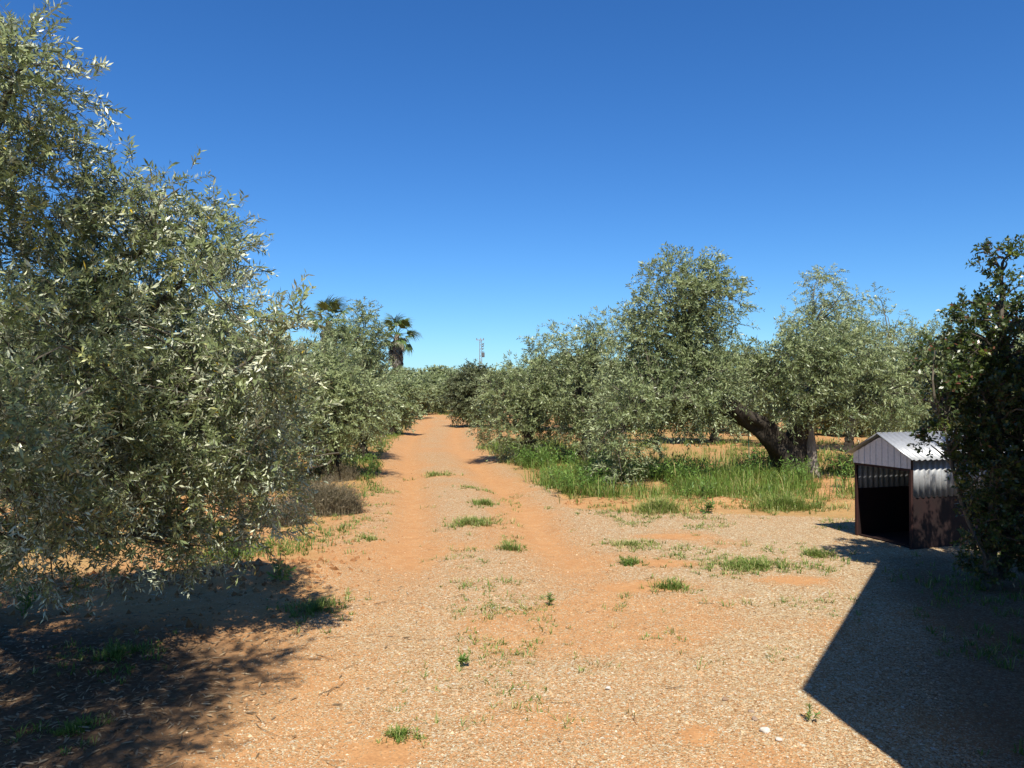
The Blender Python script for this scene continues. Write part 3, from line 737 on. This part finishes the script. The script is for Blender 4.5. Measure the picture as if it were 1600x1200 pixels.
def palm(label, px, top_py, d, s, seed):
    r = rng(seed)
    x = (px - CX) / F * d
    z0 = float(gz(x, d)); zt = EYE + (HZ - top_py) / F * d - 1.15 * s
    t = thing('palm_tree', label, 'palm tree', (x, d, z0), 'palm trees beside the track')
    H = zt - z0
    b = Buf(); b.tube(curve_pts([(0, 0, -.1), (.05, 0, H * .5), (0, 0, H)], 30), np.linspace(.26, .19, 30) * s, 12, 0, bump=.12, seed=seed)
    link('trunk', b.mesh('palm_trunk', [M['palm_bark']], smooth=True), t)
    for i in range(36):
        az = i * 2.39996 + r.normal(0, .15); el = math.radians(78 - 116 * (i / 35) + r.normal(0, 10))
        o = link('frond', fr_meshes[i % 4], t, (0, 0, H + r.uniform(-.12, .12)))
        o.rotation_euler = (r.normal(0, .5), -el, az); o.scale = (s * .92 * r.uniform(.75, 1.1),) * 3
    for i in range(90):
        f = r.random(); az = r.uniform(0, 6.28)
        o = link('dead_frond', fd_meshes[i % 3], t, (.13 * math.cos(az), .13 * math.sin(az), H - .05 - 1.5 * f * s))
        o.rotation_euler = (r.normal(0, .5), math.radians(r.uniform(76, 89) - 8 * (1 - f)), az); o.scale = (s * r.uniform(.8, 1.05),) * 3
    return t
palm('skirted fan palm standing clear against the sky above the track bend', 620, 499, 60.0, 1.02, 5)
palm('fan palm half hidden behind the dark olive and the near olive foliage', 513, 474, 55.0, 1.12, 8)

# ------------------------------------------------------------------ electricity pole
d = 148.0
x = (751 - CX) / F * d
z0 = float(gz(x, d)); H = EYE + (HZ - 531) / F * d - z0
t = thing('electricity_pole', 'slim lattice electricity pole with crossarm and transformer on the horizon', 'pole', (x, d, z0))
mast = Buf()
for sx in (-1, 1):
    for sy in (-1, 1):
        mast.tube([(sx * .30, sy * .30, 0), (sx * .17, sy * .17, H)], [.06, .05], 4)
n = 16
for i in range(n):
    z1, z2 = H * i / n, H * (i + 1) / n
    w1, w2 = .30 - .13 * i / n, .30 - .13 * (i + 1) / n
    for sy in (-1, 1):
        s = 1 if i % 2 else -1
        mast.tube([(-s * w1, sy * w1, z1), (s * w2, sy * w2, z2)], .03, 4)
        mast.tube([(sy * w1, -s * w1, z1), (sy * w2, s * w2, z2)], .03, 4)
link('lattice_mast', mast.mesh('lattice_mast', [M['steel']]), t)
b = Buf(); b.box((-.85, -.1, H - .08), (.65, .1, H + .06)); b.box((-.1, -.1, H + .06), (.1, .1, H + .3))
link('crossarm', b.mesh('crossarm', [M['steel']]), t)
for ix in (-.75, 0, .55):
    b = Buf(); b.tube([(ix, 0, H + .06), (ix, 0, H + .2), (ix, 0, H + .36)], [.07, .1, .04], 8)
    link('insulator', b.mesh('insulator', [M['dark_steel']]), t)
for k, (zz, w) in enumerate(((.82, .42), (1.25, .38), (1.75, .34))):
    b = Buf(); b.box((.18, -.2, H - zz - .10), (.18 + w, .2, H - zz + .10)); b.tube([(.25, 0, H - zz), (.18 + w + .12, 0, H - zz + .22)], .04, 5)
    link('switch_box', b.mesh('switch_box', [M['dark_steel']]), t)
b = Buf(); b.box((.2, -.32, H - 3.3), (.75, .32, H - 2.45)); b.box((.26, -.4, H - 3.2), (.7, -.33, H - 2.6)); b.tube([(.35, 0, H - 2.45), (.35, 0, H - 2.15)], .05, 6); b.tube([(.6, 0, H - 2.45), (.6, 0, H - 2.15)], .05, 6)
link('transformer', b.mesh('transformer', [M['dark_steel']]), t)

# ------------------------------------------------------------------ kennel of corrugated sheet
A0 = np.array([4.0, 9.0]); U = np.array([0.30, -0.954]); Wk = 0.80; Vv = np.array([0.954, 0.30]); LK = 1.55
kz = float(gz(4.4, 8.7)) - 0.01
kt = thing('kennel', 'small gabled dog kennel of corrugated sheet and rusty red panels, open front', 'kennel', (A0[0], A0[1], kz))
KM = np.eye(4); KM[:2, 0] = Vv; KM[:2, 1] = U          # local: x along the ridge (away from the gable), y across from the far to the near side
def kpart(name, buf, mat, parent=None, smooth=False):
    v = [p @ KM[:3, :3].T for p in buf.v]
    buf.v = v
    return link(name, buf.mesh(name, [M[mat]], smooth=smooth), parent or kt)
EH, RH = 1.0, 1.21
for yy in (0.0, Wk):                                     # angle-iron posts
    for xx in (0.0, LK):
        b = Buf(); b.box((xx - .013, yy - .013, -.02), (xx + .013, yy + .013, EH - .02)); kpart('post', b, 'rust')
def corr(p0, du, dv, nu, pitch=.076, amp=.009, th=.0015):
    """corrugated sheet: waves along du, straight along dv"""
    p0, du, dv = (np.asarray(a, float) for a in (p0, du, dv))
    nn = np.cross(du, dv); nn /= np.linalg.norm(nn)
    Lu = np.linalg.norm(du); k = int(Lu / pitch * 8)
    s = np.linspace(0, 1, k); off = np.sin(s * Lu / pitch * 2 * np.pi) * amp
    rows = []
    for q_ in (0, 1):
        for e in (th, -th): rows.append(p0 + du * s[:, None] + dv * q_ + nn * (off + e)[:, None])
    v = np.concatenate(rows); f = []
    i = np.arange(k - 1)
    for a, c in ((0, 2 * k), (3 * k, k), (k, 0), (2 * k, 3 * k)): f.append(np.stack([a + i, a + i + 1, c + i + 1, c + i], -1))
    b = Buf(); b.add(v, f4=np.concatenate(f)); return b
kpart('side_sheet', corr((0.02, Wk + .012, .55), (LK - .04, 0, 0), (0, 0, .44), 0), 'roof_sheet', smooth=True)
kpart('side_sheet', corr((0.02, -.012, .55), (LK - .04, 0, 0), (0, 0, .44), 0), 'roof_sheet', smooth=True)
kpart('back_sheet', corr((LK + .022, 0.02, .55), (0, Wk - .04, 0), (0, 0, .44), 0), 'roof_sheet', smooth=True)
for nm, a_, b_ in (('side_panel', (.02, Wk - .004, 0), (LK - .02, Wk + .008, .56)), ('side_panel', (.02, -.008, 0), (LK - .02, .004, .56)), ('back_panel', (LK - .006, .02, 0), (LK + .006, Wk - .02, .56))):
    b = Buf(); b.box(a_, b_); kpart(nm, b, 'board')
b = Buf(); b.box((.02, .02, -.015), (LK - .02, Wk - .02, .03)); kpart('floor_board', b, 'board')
# white gable panel above the opening: ribbed strips clipped to the gable
n = 19
for i in range(n):
    y0, y1 = -.02 + (Wk + .04) * i / n, -.02 + (Wk + .04) * (i + 1) / n
    def rh(y): return EH + (RH - EH) * (1 - abs(y - Wk / 2) / (Wk / 2 + .02)) - .03
    b = Buf(); x0 = -.030 if i % 2 else -.024; x1 = -.019
    v = [(x0, y0, .86), (x0, y1, .86), (x0, y1, rh(y1)), (x0, y0, rh(y0)), (x1, y0, .86), (x1, y1, .86), (x1, y1, rh(y1)), (x1, y0, rh(y0))]
    b.add(v, f4=[[3, 2, 1, 0], [4, 5, 6, 7], [0, 1, 5, 4], [2, 3, 7, 6], [1, 2, 6, 5], [3, 0, 4, 7]])
    kpart('gable_strip', b, 'white_sheet')
for sgn in (0, 1):                                       # roof slopes with overhang, corrugations run down the slope
    ov = .10
    ye = -ov if sgn == 0 else Wk + ov
    ze = EH - (RH - EH) * ov / (Wk / 2) + .012
    kpart('roof_sheet', corr((-.08, Wk / 2, RH + .012), (LK + .2, 0, 0), (0, ye - Wk / 2, ze - RH - .012), 0), 'roof_sheet', smooth=True)
b = Buf(); b.box((-.02, -.015, .835), (.0, Wk + .015, .865)); kpart('lintel', b, 'rust')
for yy in (-.0, Wk):
    b = Buf(); b.box((.02, yy - .015, EH - .045), (LK - .02, yy + .015, EH - .02)); kpart('rail', b, 'rust')

# ------------------------------------------------------------------ farm building just outside the frame on the right (its shadow is in view)
HB = 3.0
e = np.array([2.41, 3.97]); e /= np.linalg.norm(e); nrm = np.array([e[1], -e[0]])
c0 = np.array([1.61, 4.34]) - SH * HB
ht = thing('farmhouse', 'white rendered farm building whose shadow falls over the right foreground', 'building', (c0[0], c0[1], -.05))
HM = np.eye(3); HM[:2, 0] = e; HM[:2, 1] = nrm
def hpart(name, buf, mat, parent=None):
    buf.v = [p @ HM.T for p in buf.v]; return link(name, buf.mesh(name, [M[mat]]), parent or ht)
LH, DH = 4.7, 5.0
b = Buf(); b.box((0, 0, 0), (LH, DH, HB - .06)); hpart('wall', b, 'plaster')
b = Buf(); b.box((0, 0, HB - .06), (LH, DH, HB + .05)); hpart('roof', b, 'roof_slab')
for x0 in (2.6,):
    b = Buf(); b.box((x0, -.03, 1.0), (x0 + 1.0, -.002, 2.1)); w_ = hpart('window', b, 'plaster')
    for k in range(2):
        b = Buf(); b.box((x0 + .05 + k * .46, -.05, 1.05), (x0 + .49 + k * .46, -.031, 2.05)); hpart('shutter', b, 'shutter', w_)
    b = Buf(); b.box((x0 - .05, -.07, .94), (x0 + 1.05, -.003, .995)); hpart('sill', b, 'plaster', w_)

# ------------------------------------------------------------------ grass, weeds, litter, gravel
def blades(buf, pts, h, w, r, tint, lean=.35, mat=0):
    n = len(pts)
    az = r.uniform(0, 6.28, n); dr = np.column_stack([np.cos(az), np.sin(az), np.zeros(n)])
    sd = np.column_stack([-np.sin(az), np.cos(az), np.zeros(n)])
    ln = np.abs(r.normal(0, lean, n))[:, None]; h = h[:, None]; w = np.broadcast_to(w, (n,))[:, None]
    up = np.array([0, 0, 1.0])
    p1 = pts + dr * ln * h * .35 + up * h * .55; p2 = pts + dr * ln * h * 1.1 + up * h * (1 - .25 * ln)
    v = np.stack([pts + sd * w * .5, pts - sd * w * .5, p1 + sd * w * .4, p1 - sd * w * .4, p2], 1).reshape(-1, 3)
    o = (np.arange(n) * 5)[:, None]
    buf.add(v, f3=o + [2, 3, 4], f4=o + [0, 1, 3, 2], tint=np.repeat(tint, 5), mat=mat)

def rosettes(buf, cen, nb, h, r, tm=.5, w=.005, spreadr=.25, lean=.75):
    """little grass plants: blades that lean outward from each centre"""
    n = len(cen); k = np.repeat(np.arange(n), nb)
    m = len(k); az = r.uniform(0, 6.28, m); hh = h[k] * r.uniform(.35, 1.15, m)
    q_ = np.abs(r.normal(0, spreadr, m)) * h[k]
    p = cen[k].copy(); p[:, 0] += np.cos(az) * q_; p[:, 1] += np.sin(az) * q_; p[:, 2] = gz(p[:, 0], p[:, 1]) - .003
    ln = (np.abs(r.normal(lean, .35, m)))[:, None]
    az = az + r.normal(0, .5, m)
    dr = np.column_stack([np.cos(az), np.sin(az), np.zeros(m)]); sd = np.column_stack([-np.sin(az), np.cos(az), np.zeros(m)])
    H_ = hh[:, None]; up = np.array([0, 0, 1.0])
    c = 1 / np.sqrt(1 + ln ** 2)
    p1 = p + (dr * ln * .45 + up * .62) * H_ * c; p2 = p + (dr * ln * 1.15 + up * .85) * H_ * c
    ww = (w if np.isscalar(w) else w[k][:, None]) * r.uniform(.6, 1.3, (m, 1))
    v = np.stack([p + sd * ww * .5, p - sd * ww * .5, p1 + sd * ww * .42, p1 - sd * ww * .42, p2], 1).reshape(-1, 3)
    o = (np.arange(m) * 5)[:, None]
    t_ = np.clip(r.normal(tm, .17, m) + r.normal(0, .12, n)[k], 0, 1)
    t_[r.random(m) < .06] = 1.0
    buf.add(v, f3=o + [2, 3, 4], f4=o + [0, 1, 3, 2], tint=np.repeat(t_, 5))

def scatter(n, x0, x1, y0, y1, dens, r):
    x = r.uniform(x0, x1, n); y = r.uniform(y0, y1, n)
    k = r.random(n) < dens(x, y)
    return np.column_stack([x[k], y[k], gz(x[k], y[k])])

r = rng(400)
# right verge: tall green grass and weeds in front of and under the tree row
def verge_r(x, y):
    c = track_x(y) + 1.35 + .5 * (fbm(x * 1.1, y * 1.1, 56, 3) - .4)
    edge = np.where(x > 1.0, 11.7 - .10 * (x - 2) + 1.0 * (fbm(x * .9, y * 0 + 3, 61, 3) - .45), 0)
    m = sstep(0, .5, x - c) * sstep(0, .7, y - edge)
    back = 15.8 + 8.0 * sstep(3.0, 1.0, x) + .6 * np.sin(x * 1.3)
    return m * sstep(.28, .46, fbm(x * .8, y * .8, 62, 3)) * (1 - .9 * sstep(back, back + 1.5, y))
b = Buf()
p = scatter(30000, -2, 9, 10.8, 25, lambda x, y: verge_r(x, y) * (.25 + .75 * sstep(.35, .6, fbm(x * 2.3, y * 2.3, 64, 2))), r)
hh = (.10 + .55 * fbm(p[:, 0] * .9, p[:, 1] * .9, 63, 3) ** 1.3) * r.uniform(.5, 1.5, len(p))
rosettes(b, p, 9, hh, r, .50, .011, .30, .50)
p = scatter(2600, .4, 7, 10.6, 13.5, lambda x, y: sstep(.44, .6, fbm(x * 1.7, y * 1.7, 60, 3)) * sstep(1.5, 2.0, x - track_x(y)) * sstep(10.7, 11.6, y), r)
rosettes(b, p, 8, r.uniform(.04, .13, len(p)), r, .62, .007, .4, .8)
# left verge by the bushes
def verge_l(x, y):
    c = track_x(y) - 1.2 - .5 * (fbm(x * 1.2, y * .9, 58, 3) - .4)
    return sstep(0, .45, c - x) * (1 - sstep(1.6, 2.6, c - x)) * sstep(.28, .42, fbm(x * .9, y * .6, 65, 3))
p = scatter(9500, -9, -1.2, 12.0, 34, verge_l, r)
rosettes(b, p, 8, r.uniform(.07, .24, len(p)), r, .45, .010, .3, .6)
p = scatter(2600, -14, -2, 30, 75, lambda x, y: sstep(1.5, 1.9, np.abs(x - track_x(y))) * (1 - sstep(3, 4.5, np.abs(x - track_x(y)))), r)
rosettes(b, p, 7, r.uniform(.12, .4, len(p)), r, .5, .03, .4, .6)
# grass strip behind the earth bank on the left
p = scatter(3600, -6, -1.9, 6.9, 9.8, lambda x, y: sstep(.0, .5, y - 7.1 - .42 * (x + 3.2)) * sstep(.40, .58, fbm(x * 1.1, y * 1.1, 66, 3)) * sstep(-1.9, -2.7, x + .8 * (fbm(x * 2, y * 2, 57, 2) - .4)), r)
rosettes(b, p, 9, r.uniform(.05, .17, len(p)), r, .42, .007, .3, .7)
# grass strips between the rows behind
p = scatter(12000, 1, 22, 17, 40, lambda x, y: sstep(.48, .62, fbm(x * .25, y * .55, 67, 3)) * .8, r)
rosettes(b, p, 6, r.uniform(.08, .32, len(p)), r, .62, .018, .35, .6)
# scattered little plants on the yard and the middle of the track
def sparse(x, y):
    u = x - track_x(y)
    mid = np.exp(-((u - .05) / .45) ** 2) * sstep(.34, .54, fbm(x * 1.6, y * .9, 68, 3)) * .8
    yard = sstep(.5, 1.2, u) * sstep(.42, .60, fbm(x * 1.3, y * 1.3, 69, 3)) * .75 * sstep(4.3, 5.8, y)
    left = sstep(-.9, -1.4, u) * sstep(7, 8.5, y) * .35
    return np.clip(mid + yard + left, 0, 1) * sstep(.35, .65, vnoise(x * 4, y * 4, 70))
p = scatter(26000, -3.4, 5.5, 3.6, 14, sparse, r)
rosettes(b, p, 7, r.uniform(.012, .06, len(p)) * (1 + .06 * p[:, 1]), r, .62, .0032 + .0004 * p[:, 1], .45, 1.0)
p = scatter(1500, 1.9, 5.5, 3.3, 8, lambda x, y: sstep(.40, .58, fbm(x * 1.2, y * 1.2, 72, 3)) * sstep(0, .6, x - 1.9 - .35 * (y - 3.3)), r)
rosettes(b, p, 9, r.uniform(.04, .13, len(p)), r, .35, .006, .35, .8)
tag(link('grass', b.mesh('grass', [M['grass']])), 'green grass growing along the verges and over the track', 'grass', kind='stuff')

# broad-leaved weeds among the verge grass
b = Buf()
p = scatter(4200, 0, 8, 11.5, 18, lambda x, y: verge_r(x, y) * sstep(.42, .6, fbm(x * 1.1, y * 1.1, 73, 3)), r)
cl = np.column_stack([p + [0, 0, .06], np.full(len(p), .03), np.full(len(p), 1.0), p - [0, 0, 1.0]])
twig_sprays(b, r, cl, 2, 7, (.15, .50), (.05, .10), (.2, .34), 0, 0, 1, .003, .12, 1.2, .5, 0, spread=60)
p = scatter(900, -8, -2, 13, 24, lambda x, y: verge_l(x, y), r)
cl = np.column_stack([p + [0, 0, .06], np.full(len(p), .03), np.full(len(p), 1.0), p - [0, 0, 1.0]])
twig_sprays(b, r, cl, 2, 6, (.10, .25), (.04, .08), (.2, .34), 0, 0, 1, .003, .12, 1.2, .5, 0, spread=60)
tag(link('weeds', b.mesh('weeds', [M['weed']])), 'leafy green weeds among the verge grass beneath the trees', 'weeds', kind='stuff')

# gravel chips on the yard
def chips(buf, p, size, r, flat=.45, tint=None):
    n = len(p)
    base = np.array([[1, 0, -.25], [-.9, .15, -.25], [.1, 1, -.25], [-.1, -.95, -.25], [.1, .05, 1]], float)
    v = base[None] * r.uniform(.65, 1.25, (n, 5, 1)) * np.stack([np.ones(n), r.uniform(.55, 1, n), np.full(n, flat) * r.uniform(.6, 1.4, n)], -1)[:, None, :]
    az = r.uniform(0, 6.28, n); tl = r.normal(0, .3, n)
    c, s = np.cos(az), np.sin(az); ct, st = np.cos(tl), np.sin(tl)
    x, y, z = v[..., 0], v[..., 1], v[..., 2]
    y, z = y * ct[:, None] - z * st[:, None], y * st[:, None] + z * ct[:, None]
    v = np.stack([x * c[:, None] - y * s[:, None], x * s[:, None] + y * c[:, None], z], -1) * size[:, None, None] + p[:, None, :]
    o = (np.arange(n) * 5)[:, None]
    f = np.concatenate([o + t_ for t_ in ([0, 2, 4], [2, 1, 4], [1, 3, 4], [3, 0, 4])])
    buf.add(v.reshape(-1, 3), f3=f, tint=np.repeat(r.beta(2.2, 2.3, n) if tint is None else tint, 5))
from_grid = lambda G, x, y: G[np.clip(np.searchsorted(gy, y), 0, ny - 1), np.clip(np.searchsorted(gx, x), 0, nx - 1)]
b = Buf()
n = 130000
yy = 3.1 * np.power(14 / 3.1, r.random(n)); xx = (r.uniform(-.70, .70, n)) * yy
k = r.random(n) < np.clip(from_grid(grav, xx, yy) * 1.25, .03, 1) * (from_grid(mulch_shade, xx, yy) < .5)
xx, yy = xx[k], yy[k]
p = np.column_stack([xx, yy, gz(xx, yy) + .001])
chips(b, p, .0028 + .0085 * np.power(r.random(len(p)), 3.2) + .0012 * sstep(6, 12, yy), r)
n = 900
yy = 3.2 * np.power(11 / 3.2, r.random(n)); xx = r.uniform(-.45, .62, n) * yy
k = from_grid(T, xx, yy) > .5
p = np.column_stack([xx[k], yy[k], gz(xx[k], yy[k])])
chips(b, p, .008 + .014 * np.power(r.random(len(p)), 3), r, .6)
tag(link('gravel', b.mesh('gravel', [M['chip']])), 'pale broken gravel spread over the red earth of the yard', 'gravel', kind='stuff')

# clods of red earth on the bank and the verge edge
b = Buf()
p = scatter(9000, -6, -1.3, 5.2, 9, lambda x, y: .10 + .9 * np.exp(-((y - (6.55 + .42 * (x + 3.2))) / .45) ** 2) * sstep(-1.35, -2.0, x), r)
chips(b, p, .008 + .045 * np.power(r.random(len(p)), 4), r, .75, r.random(len(p)))
p = scatter(2600, .8, 8, 10.9, 12.4, lambda x, y: np.exp(-((y - 11.6) / .35) ** 2), r)
chips(b, p, .008 + .04 * np.power(r.random(len(p)), 4), r, .75, r.random(len(p)))
p = scatter(6000, -3.4, 1, 5, 18, lambda x, y: np.clip(1 - .95 * sstep(-1.9, -.8, x - track_x(y)), 0, 1), r)
chips(b, p, .006 + .02 * np.power(r.random(len(p)), 4), r, .75, r.random(len(p)))
tag(link('earth_clods', b.mesh('earth_clods', [M['clod']])), 'crumbly red earth clods along the ploughed bank and verge', 'soil', kind='stuff')

# fallen olive leaves and twigs
b = Buf()
p = scatter(26000, -5.5, -.6, 2.9, 7.5, lambda x, y: np.clip(from_grid(mulch_shade, x, y), .02, 1) * .8, r)
n = len(p); az = r.uniform(0, 6.28, n)
leaves(b, p + [0, 0, .006], unit(np.column_stack([np.cos(az), np.sin(az), r.normal(0, .18, n)])), unit(np.column_stack([r.normal(0, .3, n), r.normal(0, .3, n), np.ones(n)])), r.uniform(.03, .07, n), r.uniform(.007, .014, n), r.random(n), 0, 2)
def stick(px_x, px_y, L, rad):
    a = r.uniform(0, 6.28); pts = [np.array([px_x, px_y])]
    for _ in range(4):
        a += r.normal(0, .22); pts.append(pts[-1] + np.array([math.cos(a), math.sin(a)]) * L / 4)
    pts = np.array(pts); z = gz(pts[:, 0], pts[:, 1]) + rad + .003 + np.abs(r.normal(0, .006, 5))
    b.tube(np.column_stack([pts, z]), np.linspace(rad, rad * .4, 5), 4, 0, r.uniform(0, .5))
for _ in range(120):
    yq = r.uniform(3.3, 9); stick(r.uniform(-.62, .4) * yq, yq, r.uniform(.03, .16), r.uniform(.001, .0028))
for _ in range(90): stick(r.uniform(-4.2, -1), r.uniform(3.2, 6.5), r.uniform(.06, .24), r.uniform(.0015, .0035))
tag(link('leaf_litter', b.mesh('leaf_litter', [M['litter']])), 'fallen olive leaves and dry twigs on the shaded soil', 'leaf litter', kind='stuff')

# single tufts
def tuft(label, px, py, rad, n, h, seed, tm=.45, lean=.6, flat=1.0):
    r = rng(seed); c = ground_at(px, py); h = h * 1.35; n = int(n * 1.5)
    m = max(6, n // 11); a = r.uniform(0, 6.28, m); q_ = rad * np.minimum(2.2, np.abs(r.normal(0, .8, m))) * (1 + .35 * np.sin(3 * a + seed))
    x = c[0] + np.cos(a) * q_; y = c[1] + np.sin(a) * q_ * flat
    b = Buf(); rosettes(b, np.column_stack([x, y, gz(x, y)]), 11, h * r.uniform(.3, 1.1, m) * (1 - .3 * q_ / rad / 2.2), r, tm + .12, .0036 + .0004 * c[1], .35, lean + .2)
    o = link('grass_tuft', b.mesh('grass_tuft', [M['grass']], c), None, tuple(c))
    return tag(o, label, 'grass tuft', 'grass tufts on the yard and track')
tuft('small green grass tuft on bare gravel at the bottom, nearest the camera', 625, 1148, .085, 260, .05, 1)
tuft('broad flat green grass patch on the yard, largest, left of the building shadow', 1172, 885, .50, 2600, .075, 2, .5, .8, .6)
tuft('tight bright green grass tuft on the yard, left of the broad patch', 985, 880, .10, 420, .07, 3, .35)
tuft('grass tuft beside a dark bare patch, below the tight bright tuft', 1052, 918, .13, 340, .09, 4, .45)
tuft('grass tuft on the yard just right of the broad patch', 1275, 868, .16, 420, .10, 5, .5)
tuft('straggly grass clump in the middle of the track, nearest of the middle strip', 798, 858, .12, 300, .10, 6, .6)
tuft('long grass clump on the middle of the track beside the left wheel rut', 738, 818, .30, 1000, .10, 7, .6, .7)
tuft('small grass tuft at the top of the middle strip of the track', 760, 788, .18, 480, .10, 8, .5)
tuft('pale thin grass on the track middle, farthest up the track', 680, 742, .30, 500, .10, 9, .7)
tuft('dark green grass patch in tree shade at left, beneath the near olive', 185, 1022, .26, 800, .07, 10, .3)
tuft('dark green grass tuft in deep shade at the bottom left corner', 112, 1140, .14, 420, .06, 11, .3)
tuft('shaded grass patch at the tip of the tree shadow, left of track', 490, 950, .26, 800, .075, 12, .4, .8)
tuft('pale grass clump on the yard beyond the tight bright tuft', 985, 850, .22, 420, .07, 13, .7, .8)
tuft('low grass tuft growing on the left rim of the left wheel rut', 580, 842, .12, 260, .06, 14, .5)
tuft('bright grass clump at foot of the verge weeds, left of the kennel', 1230, 792, .42, 1800, .22, 15, .5, .6)
tuft('pale bushy grass clump at the verge edge below the leaning olive crown', 1030, 788, .30, 1000, .20, 16, .65)

def weed(label, px, py, h, n, seed, L=(.05, .09), W=(.2, .3), tm=.6, name='weed_plant'):
    r = rng(seed); c = ground_at(px, py); b = Buf()
    cl = np.column_stack([c[None] + [0, 0, .02], [[.02]], [[1.]], c[None] - [0, 0, .4]])
    twig_sprays(b, r, cl, n, 7, (h * .6, h * 1.1), L, W, 0, 0, 2, .003, .1, .9, tm, 0, spread=55)
    o = link(name, b.mesh(name, [M['weed']], c), None, tuple(c))
    return tag(o, label, 'weed', 'single weeds on the bare soil')
weed('upright bright green weed on red soil at left edge of the track', 440, 908, .17, 6, 1)
weed('pale green weed beneath the near olive, left of the upright bright weed', 370, 882, .14, 6, 2, (.06, .1), (.22, .3), .9)
weed('dark leafy weed at left edge under the olive limb', 40, 938, .26, 6, 3, tm=.2)
weed('tiny green weed on gravel at right, nearest the building shadow tip', 1264, 1124, .045, 4, 4, (.02, .03))
weed('tall dark weed standing in the grass left of the leaning trunk', 1182, 748, .75, 7, 5, (.07, .12), (.25, .35), .35)
weed('leafy weed right of the leaning trunk beside the kennel', 1318, 762, .70, 12, 6, (.07, .12), (.2, .3), .5)
weed('grey-green thistle on bare earth at the front of the right verge', 1106, 800, .22, 5, 7, (.06, .1), (.2, .3), .2)
weed('small weed in the middle of the gravel, below the grass strip', 725, 1040, .06, 5, 8, (.025, .04))
weed('thin weed on gravel right of the middle weed strip', 860, 945, .07, 5, 9, (.025, .04))

# dry bush by the near olive
def dry_bush(label, px, py, rx, h, n, seed):
    r = rng(seed); c = ground_at(px, py); b = Buf()
    a = r.uniform(0, 6.28, n); q_ = rx * np.sqrt(r.random(n))
    x = c[0] + np.cos(a) * q_; y = c[1] + np.sin(a) * q_ * .7 + .3
    hh = h * np.sqrt(np.maximum(.05, 1 - (q_ / rx) ** 2)) * r.uniform(.6, 1.15, n)
    blades(b, np.column_stack([x, y, gz(x, y)]), hh, .006, r, r.random(n), .6)
    k = n // 14
    cl = np.column_stack([x[:k], y[:k], gz(x[:k], y[:k]) + hh[:k] * r.uniform(.2, .8, k), np.full(k, .06), np.full(k, .5), np.tile(c, (k, 1))])
    twig_sprays(b, r, cl, 2, 6, (.1, .22), (.025, .05), (.15, .25), 0, 0, 1, .002, .2, .5, .45, 0)
    o = link('dry_bush', b.mesh('dry_bush', [M['dry']], c), None, tuple(c))
    return tag(o, label, 'bush')
dry_bush('grey-brown dry bush on left verge, right of the near olive foliage', 500, 806, .50, .52, 3800, 1)
dry_bush('low dry bush tucked against the lower foliage of the near olive', 420, 824, .40, .38, 2400, 2)
dry_bush('dry brown scrub at the foot of the bushy low olive', 512, 752, .55, .40, 1800, 3)

# stones
def stone(label, px, py, s, ti, seed):
    r = rng(seed); c = ground_at(px, py); b = Buf()
    import bmesh
    bm = bmesh.new(); bmesh.ops.create_icosphere(bm, subdivisions=2, radius=1)
    v = np.array([q_.co[:] for q_ in bm.verts]); f = np.array([[q_.index for q_ in w.verts] for w in bm.faces]); bm.free()
    for _ in range(7):
        dcut = unit(r.normal(size=3)); k = v @ dcut; lim = r.uniform(.5, .8)
        v = v - np.maximum(0, k - lim)[:, None] * dcut
    v = v * [1, r.uniform(.7, .9), r.uniform(.5, .7)] * s
    a = r.uniform(0, 6.28); v = v @ np.array([[math.cos(a), math.sin(a), 0], [-math.sin(a), math.cos(a), 0], [0, 0, 1]]) + [0, 0, s * .3]
    b.add(v, f3=f, tint=ti)
    return tag(link('stone', b.mesh('stone', [M['stone']]), None, tuple(c)), label, 'stone', 'loose stones on the gravel')
stone('pale angular stone on gravel left of the building shadow, largest', 1193, 1141, .028, .95, 1)
stone('brown stone just up and left of the largest pale stone', 1178, 1122, .024, .35, 2)
stone('small grey-brown stone above the brown stone', 1172, 1110, .018, .5, 3)
stone('flat pale stone right of and below the largest pale stone', 1216, 1154, .022, .9, 4)
stone('flat cream stone on gravel in the middle, left of the orange bare patch', 950, 1075, .022, .95, 5)
stone('reddish half-buried stone up and left of the stone group', 1132, 1092, .022, .15, 6)

# thin green hose hanging from the leaning olive
h0 = world_at(1168, 655, 14.9); h1 = world_at(1170, 745, 14.9); h1[2] = max(h1[2], float(gz(h1[0], h1[1])) + .01)
b = Buf(); b.tube(curve_pts([h0, (h0 + h1) / 2 + [.01, 0, 0], h1], 12), .009, 6)
tag(link('hose', b.mesh('hose', [M['hose']], h1), None, tuple(h1)), 'thin green hose hanging from the leaning olive limb to the grass', 'hose')
